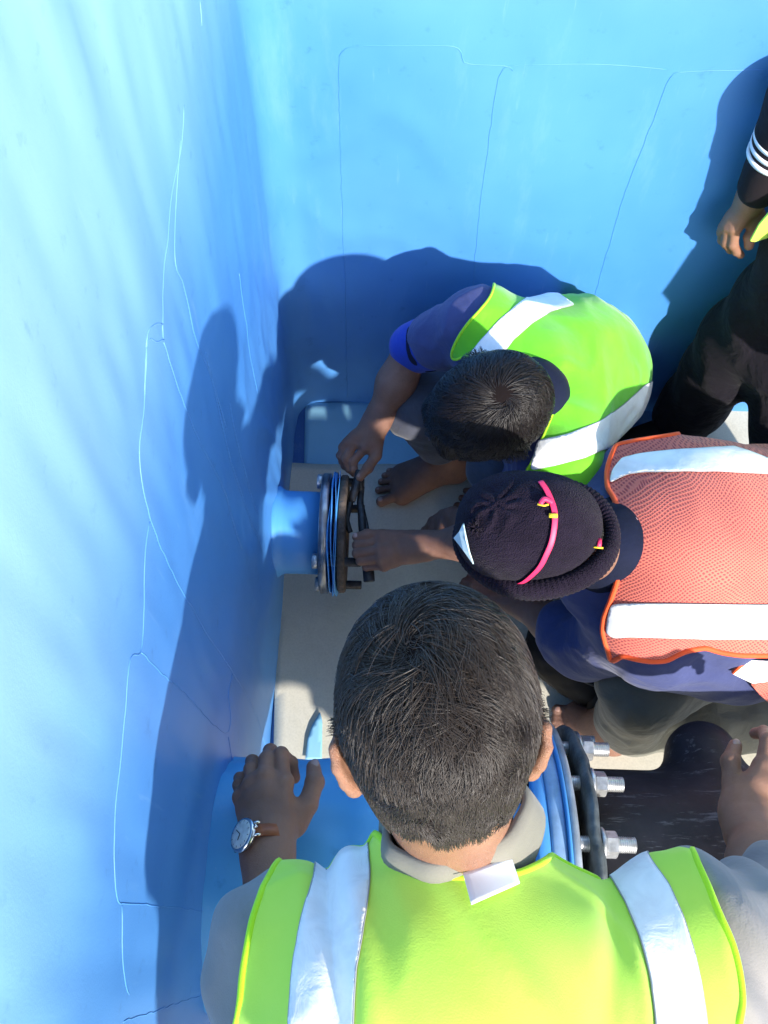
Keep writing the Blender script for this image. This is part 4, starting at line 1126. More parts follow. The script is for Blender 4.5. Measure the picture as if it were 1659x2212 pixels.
# ================================================================ PERSON 2: squatting in the green vest
def person2():
    root = thing('person', 'dark-haired worker in bright green vest squatting barefoot by the back wall, reaching for the nut', 'person', P(1250, 850, z=0))
    C = P(1052, 884, z=.775); M = Rm(A(-.22, -.46, .86), A(-.86, -.25, -.42)); N = P(1165, 850, z=.70)
    hd = head_prims(C, M, 1.0, neck=N, nr=(.052, .06))
    SR = P(1035, 705, z=.665); SL = P(1205, 1010, z=.65)
    T1 = P(1145, 850, z=.60); T2 = P(1205, 820, z=.535); T3 = P(1232, 810, z=.40); T4 = P(1240, 795, z=.24)
    torso = [cone(T1, T2, .132, .152, .05), cone(T2, T3, .152, .148, .05), cone(T3, T4, .148, .145, .05), cone(SR, T1, .062, .10, .05), cone(SL, T1, .062, .10, .05), cone(SR, T2, .062, .12, .05), cone(SL, T2, .062, .12, .05)]
    EL = P(893, 752, z=.53); WR_ = P(808, 920, z=.405)
    kn = [P(*Z3(1250, 985), z=.395), P(*Z3(1150, 935), z=.392), P(*Z3(1085, 945), z=.385), P(*Z3(1040, 985), z=.372)]
    fg = [[P(*Z3(1135, 1120), z=.375), P(*Z3(1140, 1200), z=.365), P(*Z3(1165, 1250), z=.355)],
          [P(*Z3(1065, 1090), z=.375), P(*Z3(1095, 1190), z=.355), P(*Z3(1140, 1235), z=.345)],
          [P(*Z3(1022, 1075), z=.362), P(*Z3(1050, 1160), z=.338), P(*Z3(1100, 1200), z=.328)],
          [P(*Z3(1005, 1060), z=.345), P(*Z3(1025, 1120), z=.322), P(*Z3(1075, 1160), z=.315)]]
    th = [P(*Z3(1345, 920), z=.392), P(*Z3(1352, 1060), z=.385), P(*Z3(1275, 1180), z=.378), P(*Z3(1195, 1275), z=.368)]
    hd_ = hand_prims(WR_, kn, fg, th, r=.0098, fore=(EL, .042), rw=.029, wspread=.016)
    KN = P(902, 880, z=.40); AN = P(975, 985, z=.085); HIP = P(1265, 790, z=.22)
    heel = P(*Z2(1545, 235), z=.032)
    balls = [P(*Z2(1140, 425), z=.026), P(*Z2(1135, 370), z=.026), P(*Z2(1130, 320), z=.024), P(*Z2(1130, 280), z=.022), P(*Z2(1135, 245), z=.020)]
    tips = [P(*Z2(985, 470), z=.020), P(*Z2(965, 385), z=.015), P(*Z2(985, 322), z=.014), P(*Z2(1010, 275), z=.013), P(*Z2(1045, 240), z=.012)]
    ft = foot_prims(heel, AN, tips, balls, shin=(P(935, 935, z=.22), .042))
    KN2 = P(1085, 1010, z=.40); AN2 = P(1150, 1090, z=.08)
    arm2 = [cone(SL, P(1105, 1090, z=.46), .052, .042, .03), cone(P(1105, 1090, z=.46), P(1000, 1130, z=.36), .04, .028, .03)]
    inner = torso + arm2 + [cone(SR, EL, .052, .042, .03), cone(HIP, KN, .07, .05, .03), cone(KN, AN, .05, .035, .03), cone(HIP, KN2, .07, .05, .03), cone(KN2, AN2, .05, .035, .03)]
    w2, e2 = P(1000, 1130, z=.36), P(1105, 1090, z=.46)
    dd = nrm(w2 - e2)
    sd_ = nrm(np.cross(dd, A(0, 0, 1)))
    k2 = [w2 + dd * .085 + sd_ * (.027 - .018 * i) for i in range(4)]
    f2 = [[k + dd * .03 + A(0, 0, -.02), k + dd * .035 + A(0, 0, -.045), k + dd * .015 + A(0, 0, -.06)] for k in k2]
    t2 = [w2 + dd * .03 + sd_ * .03, w2 + dd * .06 + sd_ * .045 + A(0, 0, -.012), w2 + dd * .09 + sd_ * .045 + A(0, 0, -.025), w2 + dd * .11 + sd_ * .035 + A(0, 0, -.035)]
    hand2 = hand_prims(w2, k2, f2, t2, fore=(e2, .04))
    hm = mesh_of(hd, .0032)
    fl_ = A(-.12, .0, 0)
    h2 = AN2 + A(.03, .01, -.05)
    ft2 = foot_prims(h2, AN2, [h2 + A(-.24, -.03 + .022 * i, -.015 + 0) + A(.012 * i, 0, 0) for i in range(5)], [h2 + A(-.165, -.03 + .02 * i, -.008) for i in range(5)])
    nl = [(*nail(tips[0] + A(-.003, 0, .0125), tips[0] - balls[0], (0, 0, 1), .0075, .008), M_nail)]
    nl += [(*nail(tips[i] + A(-.002, 0, .0085), tips[i] - balls[i], (0, 0, 1), .0042, .0045), M_nail) for i in range(1, 5)]
    nl += [(*nail(th[3] + A(0, .001, .008), th[3] - th[2], (.3, .2, 1)), M_nail)]
    body_obj(root, [hm, mesh_of(hd_, .002), mesh_of(ft, .0025), mesh_of(ft2, .004), mesh_of(hand2, .003), mesh_of(inner, .010, infl=-.012)], M_skin2, nl)
    for q in (-1, 1): obj('eye', *mesh_of([ball(C + M @ A(q * .031, .0795, .004), .012)], .002), M_white, root)
    loc = lambda q: (q - C) @ M
    def sel(q):
        x, y, z = loc(q).T
        line = np.where(y < -.02, -.050, np.where(y < .02, -.025, .0 + (y - .02) * .8))
        return (z > line) & (np.abs(x) < .080) & (y < .09)
    wl = A(.0, -.045, .105)
    def flow(q):
        l = loc(q); d = l - wl; r = np.linalg.norm(d, axis=1, keepdims=True)
        return nrm(nrm(d) + np.cross(nrm(d), nrm(wl)) * np.exp(-r / .05) * 1.2) @ M.T
    V, Fq = hm
    Vc = V + vnormals(V, Fq) * .004; obj('hair_cap', Vc, Fq[sel(Vc[Fq].mean(1))], M_haircap, root)
    hair('hair', V, Fq, hd, sel, flow, 20000, lambda q: np.interp(loc(q)[:, 2], [-.05, .0, .05], [.022, .035, .060]), root, M_hair, 8, wid=.0009, lift=.34, curl=.45, segs=6)
    # clothes
    obj('work_shirt', *mesh_of(torso + [cone(SR, SR * .42 + EL * .58, .064, .062, .03), cone(SL, P(1105, 1090, z=.46), .062, .055, .03)], .005, infl=.004, disp=lambda x, y, z: .004 * vnoise(x * 16, y * 16, z * 16, 9) - .004 * np.clip(1 - 3 * np.abs(vnoise(x * 14, y * 14, z * 14, 10)), 0, 1) ** 1.3), M_navy2, root)
    a, b = SR * .46 + EL * .54, SR * .24 + EL * .76
    obj('dark_sleeve_band', *mesh_of([cone(a, b, .0625, .0600, .01)], .004, disp=lambda x, y, z: .0022 * vnoise(x * 25, y * 25, z * 25, 4)), M_darknavy, root)
    obj('blue_cuff', *mesh_of([cone(SR * .30 + EL * .70, SR * .02 + EL * .98, .0610, .0560, .01)], .004, disp=lambda x, y, z: .0022 * vnoise(x * 25, y * 25, z * 25, 5)), M_royal, root)
    nk = torso[:1]
    obj('neckline', *mesh_of([cone(N + A(-.016, -.012, .004), T1 + A(0, 0, .01), .071, .100, .03)], .005, infl=.002), M_darknavy, root)
    tro = [cone(HIP, KN, .115, .070, .04), cone(KN, P(950, 950, z=.17), .068, .060, .03), cone(HIP, KN2, .115, .072, .04), cone(KN2, AN2 + A(0, 0, .06), .07, .055, .03), cone(T4, HIP, .155, .15, .05)]
    obj('trousers', *mesh_of(tro, .005, disp=lambda x, y, z: .004 * vnoise(x * 14, y * 14, z * 10, 15) - .004 * np.clip(1 - 3 * np.abs(vnoise(x * 13, y * 13, z * 11, 16)), 0, 1) ** 1.3), M_trgrey, root)
    def vf(x, y, z):
        return .005 * vnoise(x * 9, y * 9, z * 9, 51) - .008 * np.clip(1 - 3.2 * np.abs(vnoise(x * 6, y * 6, z * 6, 52)), 0, 1) ** 1.4 - .003 * np.clip(1 - 3 * np.abs(vnoise(x * 14, y * 14, z * 14, 53)), 0, 1)
    Vv, Fv = mesh_of(torso, .004, infl=.011, disp=vf, smooth=2)
    out = [(978, 775), (984, 742), (1010, 700), (1060, 640), (1085, 560), (1200, 540), (1330, 560), (1500, 700), (1500, 1000), (1385, 945), (1352, 1000), (1312, 1075), (1255, 1052), (1200, 1035), (1140, 1020), (1150, 1000), (1180, 930), (1197, 880), (1196, 840), (1180, 800), (1150, 775), (1105, 760), (1060, 762), (1010, 770)]
    front = lambda Cc, Nn: np.ones(len(Cc), bool)
    ve = cloth('safety_vest', Vv, Fv, out, .002, M_green, root, M_greenedge, .003, sm=4)
    cloth('reflective_stripe', Vv, Fv, [(1012, 772), (1040, 735), (1080, 690), (1125, 655), (1158, 632), (1180, 628), (1210, 640), (1240, 662), (1190, 676), (1150, 700), (1110, 735), (1085, 770), (1060, 775)], .0045, M_tape, ve, M_stitch, .0009, stitch=True, curve=False, sm=3)
    cloth('reflective_stripe', Vv, Fv, [(1147, 1016), (1160, 968), (1165, 955), (1230, 940), (1290, 912), (1345, 872), (1385, 835), (1420, 815), (1430, 855), (1392, 885), (1355, 925), (1310, 968), (1260, 990), (1200, 1005)], .0045, M_tape, ve, M_stitch, .0009, stitch=True, curve=False, sm=3)
    cloth('care_label', Vv, Fv, [(1186, 800), (1205, 797), (1222, 822), (1206, 838), (1196, 820)], .005, M_limeedge, ve, curve=False, sm=1, sel=facing)
    # thread at the wrist
    ax = nrm(EL - WR_); s0 = WR_ + ax * .004; up = nrm(np.cross(nrm(kn[0] - kn[3]), nrm(.5 * (kn[1] + kn[2]) - WR_))); x = np.cross(ax, up)
    pts = [s0 + ax * (.004 * math.sin(a * 1)) + .0275 * math.cos(a) * x + .0215 * math.sin(a) * up for a in np.linspace(0, 2 * math.pi, 33)[:-1]]
    V1 = tube(pts, .0019, 6, closed=True); V2 = tube([pts[0], pts[0] + A(.008, -.004, -.004), pts[0] + A(.013, -.012, -.003)], .0009, 5)
    single('thread_bracelet', 'thin red thread round the wrist of the worker in green vest', 'bracelet', *join([V1, V2]), M_thread)
person2()

# ================================================================ PERSON 3: woollen hat and coral mesh vest
def person3():
    root = thing('person', 'crouching worker in dark woollen hat and coral mesh vest with orange edging', 'person', P(1600, 1200, z=0))
    C = P(1150, 1160, z=.835); up = A(-.26, .02, .965); fw = A(-.965, -.06, -.26); M = Rm(up, fw); N = P(1335, 1185, z=.72)
    hd = head_prims(C, M, .93, neck=N, nr=(.050, .06))
    SR = P(1385, 1040, z=.655); SL = P(1390, 1345, z=.65)
    T1 = P(1385, 1190, z=.65); T2 = P(1520, 1190, z=.65); T3 = P(1680, 1190, z=.52); T4 = P(1800, 1200, z=.30)
    up_ = A(0, 0, 1)
    torso = [cone(T1, T2, .165, .195, .05, n=up_, f=.62), cone(T2, T3, .195, .19, .05, n=A(.4, 0, 1), f=.68), cone(T3, T4, .185, .17, .05, n=A(.9, 0, .8), f=.8),
             cone(SR, T1, .065, .09, .05), cone(SL, T1, .065, .09, .05), cone(SR, T2 + A(0, .06, 0), .065, .09, .05), cone(SL, T2 + A(0, -.06, 0), .065, .09, .05)]
    ER = P(1130, 1160, z=.50); WR_ = P(*Z2(1195, 815), z=.372)
    kn = [P(*Z2(985, 770), z=.385), P(*Z2(975, 838), z=.388), P(*Z2(985, 900), z=.382), P(*Z2(1005, 958), z=.370)]
    fg = [[P(*Z2(800, 800), z=.380), P(*Z2(800, 800), z=.352), P(*Z2(860, 805), z=.335)],
          [P(*Z2(800, 862), z=.380), P(*Z2(805, 862), z=.350), P(*Z2(870, 865), z=.333)],
          [P(*Z2(828, 918), z=.372), P(*Z2(832, 920), z=.343), P(*Z2(890, 920), z=.330)],
          [P(*Z2(870, 965), z=.360), P(*Z2(872, 968), z=.335), P(*Z2(920, 965), z=.325)]]
    th = [P(*Z2(1110, 760), z=.378), P(*Z2(990, 728), z=.384), P(*Z2(880, 722), z=.385), P(*Z2(795, 738), z=.380)]
    hnd = hand_prims(WR_, kn, fg, th, r=.0100, fore=(ER, .040), rw=.029, wspread=.018)
    EL = P(1262, 1395, z=.43); WL = P(1165, 1318, z=.40)
    w2 = P(1110, 1290, z=.36); dd = nrm(w2 - EL); sd_ = nrm(np.cross(A(0, 0, 1), dd))
    k2 = [w2 + dd * .085 + sd_ * (.027 - .018 * i) for i in range(4)]
    f2 = [[k + dd * .03 + A(0, 0, -.02), k + dd * .035 + A(0, 0, -.045), k + dd * .015 + A(0, 0, -.06)] for k in k2]
    t2 = [w2 + dd * .03 + sd_ * .03, w2 + dd * .06 + sd_ * .045 + A(0, 0, -.012), w2 + dd * .09 + sd_ * .045 + A(0, 0, -.025), w2 + dd * .11 + sd_ * .035 + A(0, 0, -.035)]
    hand2 = hand_prims(w2, k2, f2, t2, fore=(EL, .040), rw=.03)
    heel = P(*Z6(840, 1085), z=.033); AN = P(*Z6(790, 985), z=.10)
    tips = [P(*Z6(420, 862), z=.018), P(*Z6(405, 915), z=.014), P(*Z6(400, 950), z=.013), P(*Z6(415, 985), z=.012), P(*Z6(440, 1015), z=.011)]
    balls = [P(*Z6(560, 880), z=.026), P(*Z6(550, 930), z=.026), P(*Z6(555, 975), z=.024), P(*Z6(575, 1015), z=.022), P(*Z6(600, 1050), z=.020)]
    ft = foot_prims(heel, AN, tips, balls, shin=(P(1370, 1520, z=.30), .045))
    KN = P(1385, 1475, z=.40); HIP = P(1740, 1290, z=.22); KN2 = P(1400, 1080, z=.36); AN2 = P(1440, 1060, z=.08)
    inner = torso + [cone(SR, ER, .05, .042, .03), cone(SL, EL, .05, .042, .03), cone(HIP, KN, .07, .05, .03), cone(KN, AN, .05, .036, .03), cone(HIP + A(0, .15, 0), KN2, .07, .05, .03), cone(KN2, AN2, .05, .036, .03)]
    h2 = AN2 + A(.03, .01, -.05)
    ft2 = foot_prims(h2, AN2, [h2 + A(-.24, -.03 + .022 * i, -.015 + 0) + A(.012 * i, 0, 0) for i in range(5)], [h2 + A(-.165, -.03 + .02 * i, -.008) for i in range(5)])
    nl = [(*nail(tips[0] + A(-.002, 0, .0125), tips[0] - balls[0], (0, 0, 1), .0070, .0075), M_nail), (*nail(th[3] + A(-.002, .0, .0078), th[3] - th[2], (0, 0, 1), .006, .0068), M_nail)]
    hm = mesh_of(hd, .0032)
    body_obj(root, [hm, mesh_of(hnd, .002), mesh_of(hand2, .003), mesh_of(ft, .003), mesh_of(ft2, .004), mesh_of(inner, .010, infl=-.012)], M_skin2, nl)
    for q in (-1, 1): obj('eye', *mesh_of([ball(C + M @ A(q * .031, .0795, .004), .012)], .002), M_white, root)
    loc = lambda q: (q - C) @ M
    def sel(q):
        x, y, z = loc(q).T
        return (z < .0) & (z > -.065) & (y < .01) & (np.abs(x) < .08)
    hair('hair', *hm, hd, sel, lambda q: np.tile(M @ A(0, -.1, -1), (len(q), 1)), 3000, lambda q: np.full(len(q), .02), root, M_hair, 5, wid=.0011)
    # woollen hat
    T = lambda x, y, z: C + M @ A(x, y, z)
    cap = [ell(T(0, -.004, .035), (.084, .106, .094), M), ell(T(0, .050, .050), (.066, .056, .060), M, .05)]
    tip = T(.0, .045, .122)
    def kn_(x, y, z):
        Q = np.stack([x, y, z], -1); l = (Q - C) @ M; dx = l[..., 0] - .0; dy = l[..., 1] - .040
        r = np.hypot(dx, dy); an = np.arctan2(dy, dx)
        an = an + .5 * vnoise(x * 40, y * 40, z * 40, 7)
        pl = np.where(l[..., 2] > .05, 1, 0) * (.0024 * np.sin(an * 8 + 1.0) * np.exp(-((r - .022) / .022) ** 2) + .0016 * np.sin(an * 15) * np.exp(-(r / .04) ** 2))
        return pl + .0022 * vnoise(x * 16, y * 16, z * 16, 61) + .0006 * np.sin(l[..., 0] * 900)
    Vh, Fh = mesh_of(cap, .0030, disp=kn_)
    hat = thing('woollen_hat', 'dark purple-black knitted woollen hat with rolled brim and pink ribbon', 'hat', T(0, 0, -.04))
    crown_ = obj('crown', Vh, Fh, M_knit, hat)
    # rolled brim, ribbed
    n = 360; pr = []
    Vb = []; m_ = 16
    for j in range(n):
        a = j / n * 2 * math.pi; ca, sa = math.cos(a), math.sin(a)
        cz = .004 + .012 * sa
        cen = T(.092 * ca, -.006 + .117 * sa, cz); outv = nrm(M @ A(ca / .0885, sa / .112, 0)); upv = M @ A(0, 0, 1)
        rr = .0150 + .0022 * math.sin(2 * a + 1) + .0009 * math.sin(5 * a) + .0005 * (1 if j % 4 < 2 else -1)
        for i in range(m_):
            b = i / m_ * 2 * math.pi
            Vb.append(cen + (rr * math.cos(b)) * outv + (rr * 1.25 * math.sin(b)) * upv)
    obj('rolled_brim', np.array(Vb), [[j * m_ + i, ((j + 1) % n) * m_ + i, ((j + 1) % n) * m_ + (i + 1) % m_, j * m_ + (i + 1) % m_] for j in range(n) for i in range(m_)], M_knit, hat)
    rng = np.random.default_rng(4)
    parts = []
    tp, tg = trace(cap, *Z4(190, 520))
    for k in range(46):
        d = nrm(tg * .6 + rng.normal(0, .7, 3)); L = rng.uniform(.008, .017); parts.append(tube([tp - tg * .004, tp + d * L * .6, tp + d * L + rng.normal(0, .002, 3)], .0013, 4))
    obj('tassel', *join(parts), M_knit, hat)
    rib = [Z4(*q) for q in ((510, 292), (540, 335), (565, 390), (580, 440), (582, 500), (568, 590), (540, 660), (505, 725), (450, 780), (410, 805), (368, 817))]
    obj('pink_ribbon', *drape(cap, rib, .0045, infl=.003, flat=.14, lift=.001), M_pink, hat)
    kp, kg = trace(cap, *Z4(568, 402), infl=.003)
    obj('ribbon_knot', *tube(crom([kp + kg * .003, kp + kg * .006 + A(-.012, .004, 0), kp + kg * .004 + A(-.018, -.004, 0)], 5), [.004] * 10 + [.003], 7), M_pink, hat)
    obj('yellow_stitch', *tube([kp + kg * .004 + A(-.022, -.004, 0), kp + kg * .004 + A(-.012, -.006, 0), kp + kg * .005 + A(-.006, -.004, 0)], .0016, 6), M_yellow, hat)
    kp2, kg2 = trace(cap, *Z4(572, 466), infl=.003)
    obj('yellow_stitch', *tube([kp2 + A(-.006, 0, .0) + kg2 * .003, kp2 + A(.006, .0, .0) + kg2 * .003], .0035, 8), M_yellow, hat)
    br = P(*Z4(806, 600), d=1.30)
    bc = [ell(T(0, -.004, .012), (.112, .135, .03), M)]
    q1, g1_ = trace(bc, *Z4(806, 585)); q2, g2_ = trace(bc, *Z4(803, 628))
    if q1 is not None and q2 is not None:
        obj('ribbon_tail', *tube([q1 + g1_ * .004, q1 * .4 + q2 * .6 + g1_ * .006, q2 + g1_ * .004], .0035, 6, flat=.5), M_pink, hat)
        obj('yellow_stitch', *tube([q2 + A(-.008, 0, 0) + g2_ * .004, q2 + A(.006, -.001, 0) + g2_ * .004], .0016, 6), M_yellow, hat)
    lb = [Z4(*q) for q in ((120, 505), (100, 545), (72, 578), (120, 640), (170, 710), (150, 650), (132, 585), (126, 540))]
    c_ = [trace(cap, a_, b_, infl=.006) for a_, b_ in lb]; c_ = [q for q, g in c_ if q is not None]
    if len(c_) > 5: obj('pale_label', np.array(c_), [list(range(len(c_)))], M_paleblue, hat, solid=.002, smooth=False)
    # clothes
    sh = torso + [cone(SR, ER, .062, .055, .03), cone(SL, EL, .066, .060, .03), cone(EL, EL * .55 + WL * .45, .058, .052, .03),
                  cone(P(1420, 1385, z=.58), P(1590, 1400, z=.52), .085, .10, .04), cone(P(1300, 1120, z=.62), T1, .07, .12, .03), cone(P(1305, 1260, z=.60), T1, .07, .12, .03)]
    obj('work_jacket', *mesh_of(sh, .0055, infl=.003, disp=lambda x, y, z: .006 * vnoise(x * 9, y * 16, z * 13, 71) + .003 * vnoise(x * 18, y * 40, z * 30, 72) - .004 * np.clip(1 - 3 * np.abs(vnoise(x * 9, y * 14, z * 12, 73)), 0, 1) ** 1.3), M_navy2, root)
    obj('dark_collar', *mesh_of([cone(N + A(-.01, 0, -.005), T1 + A(-.02, 0, .02), .078, .13, .03)], .005, infl=.004), M_darknavy, root)
    tro = [cone(HIP, KN, .125, .085, .04), cone(KN, AN + A(.045, .0, .03), .083, .070, .03), cone(HIP + A(0, .15, 0), KN2, .12, .08, .04), cone(KN2, AN2 + A(0, 0, .04), .08, .065, .03), cone(T4, HIP, .17, .15, .05),
           cone(P(1400, 1560, z=.10), P(1530, 1580, z=.08), .060, .05, .04, n=up_, f=.7), cone(P(1530, 1540, z=.16), P(1760, 1520, z=.14), .09, .10, .05)]
    obj('trousers', *mesh_of(tro, .0055, disp=lambda x, y, z: .008 * vnoise(x * 12, y * 12, z * 12, 81) + .003 * vnoise(x * 30, y * 30, z * 30, 82) - .004 * np.clip(1 - 3 * np.abs(vnoise(x * 12, y * 9, z * 14, 83)), 0, 1) ** 1.3), M_trkhaki, root)
    # mesh vest
    def vf(x, y, z): return .005 * vnoise(x * 8, y * 8, z * 8, 91) + .003 * np.sin(x * 18 - y * 26 + 2 * np.sin(y * 9)) - .003 * np.clip(1 - 3 * np.abs(vnoise(x * 6 + y * 5, y * 8, z * 6, 92)), 0, 1)
    Vv, Fv = mesh_of(torso, .004, infl=.014, disp=vf, smooth=2)
    out = [Z4(*q) for q in ((895, 112), (862, 190), (848, 250), (852, 330), (885, 380), (912, 460), (925, 560), (922, 700), (900, 800), (868, 900), (838, 970), (826, 1040), (845, 1110), (862, 1160), (868, 1205), (895, 1185), (930, 1165), (990, 1185), (1070, 1195), (1140, 1195), (1200, 1160), (1260, 1138), (1340, 1125), (1420, 1150), (1520, 1165), (1659, 1165), (2300, 1190), (2900, 1000), (2900, 300), (1900, 60), (1659, 60), (1500, 20), (1350, 10), (1200, 60), (1000, 90))]
    ve = cloth('mesh_vest', Vv, Fv, out, .002, M_mesh, root, M_orangeedge, .0052, sm=4, curve=False, snap=12)
    cloth('reflective_stripe', Vv, Fv, [Z4(*q) for q in ((862, 320), (878, 245), (925, 180), (1030, 160), (1160, 145), (1480, 126), (1560, 148), (1659, 190), (2200, 260), (2200, 330), (1659, 262), (1400, 250), (1050, 252), (960, 262), (895, 290))], .0050, M_tape, ve, M_stitch, .0009, stitch=True, curve=False, sm=4)
    cloth('reflective_stripe', Vv, Fv, [Z4(*q) for q in ((872, 918), (900, 912), (1300, 908), (1659, 912), (2300, 930), (2300, 1100), (1659, 1082), (1300, 1078), (950, 1072), (880, 1078), (852, 1050), (860, 980))], .0050, M_tape, ve, M_stitch, .0009, stitch=True, curve=False, sm=4)
    cloth('care_label', Vv, Fv, [Z4(*q) for q in ((932, 470), (1006, 480), (994, 608), (930, 610))], .0045, mat('pale_pink_label', (.85, .42, .38), rough=.8), ve, curve=False, sm=2, sel=facing)
    # hanging front panel of the vest below the right hip
    fp = [(1583, 1455, .64), (1612, 1425, .66), (1700, 1425, .66), (1720, 1545, .58), (1665, 1525, .58), (1625, 1480, .62)]
    fw_ = [P(a, b, z=c) for a, b, c in fp]
    obj('front_panel', *join([tube([fw_[1] + (fw_[2] - fw_[1]) * t, fw_[0] * (1 - t) + fw_[5] * t] , .004, 4) for t in (0, 1)]), M_orangeedge, ve)
    obj('front_stripe', np.array([P(1583, 1455, z=.64), P(1620, 1425, z=.66), P(1740, 1430, z=.66), P(1740, 1460, z=.64), P(1625, 1475, z=.63)]), [[0, 1, 2, 3, 4]], M_tape, ve, solid=.003, smooth=False)
    obj('front_flap', np.array([P(1622, 1476, z=.625), P(1740, 1458, z=.635), P(1745, 1560, z=.55), P(1675, 1530, z=.56), P(1640, 1498, z=.59)]), [[0, 1, 2, 3, 4]], M_mesh, ve, solid=.003, smooth=False)
    # loose tape end at the shoulder
    tp_ = [P(*Z4(788, 930), z=.56), P(*Z4(790, 980), z=.57), P(*Z4(805, 1040), z=.59), P(*Z4(830, 1090), z=.62)]
    obj('loose_tape', *tube(crom(tp_, 6), .0042, 6, flat=.5), M_limeedge, ve)
    ax = nrm(ER - WR_); s0 = WR_ + ax * .006; up2 = nrm(np.cross(nrm(kn[0] - kn[3]), nrm(.5 * (kn[1] + kn[2]) - WR_))); x = np.cross(ax, up2)
    rings = []
    for k in range(3): rings.append(tube([s0 + ax * (.0028 * k + .0022 * math.sin(a + k * 2)) + .0285 * math.cos(a) * x + .0225 * math.sin(a) * up2 for a in np.linspace(0, 2 * math.pi, 33)[:-1]], .0017, 6, closed=True))
    rings.append(tube([s0 + .028 * x, s0 + .036 * x + ax * .004, s0 + .044 * x + ax * .003], .0009, 5)); rings.append(tube([s0 + -.028 * x, s0 + -.036 * x + ax * .004], .0009, 5))
    single('thread_bracelet', 'twisted red thread bracelet on the wrist that grips the long spanner', 'bracelet', *join(rings), M_thread)
person3()

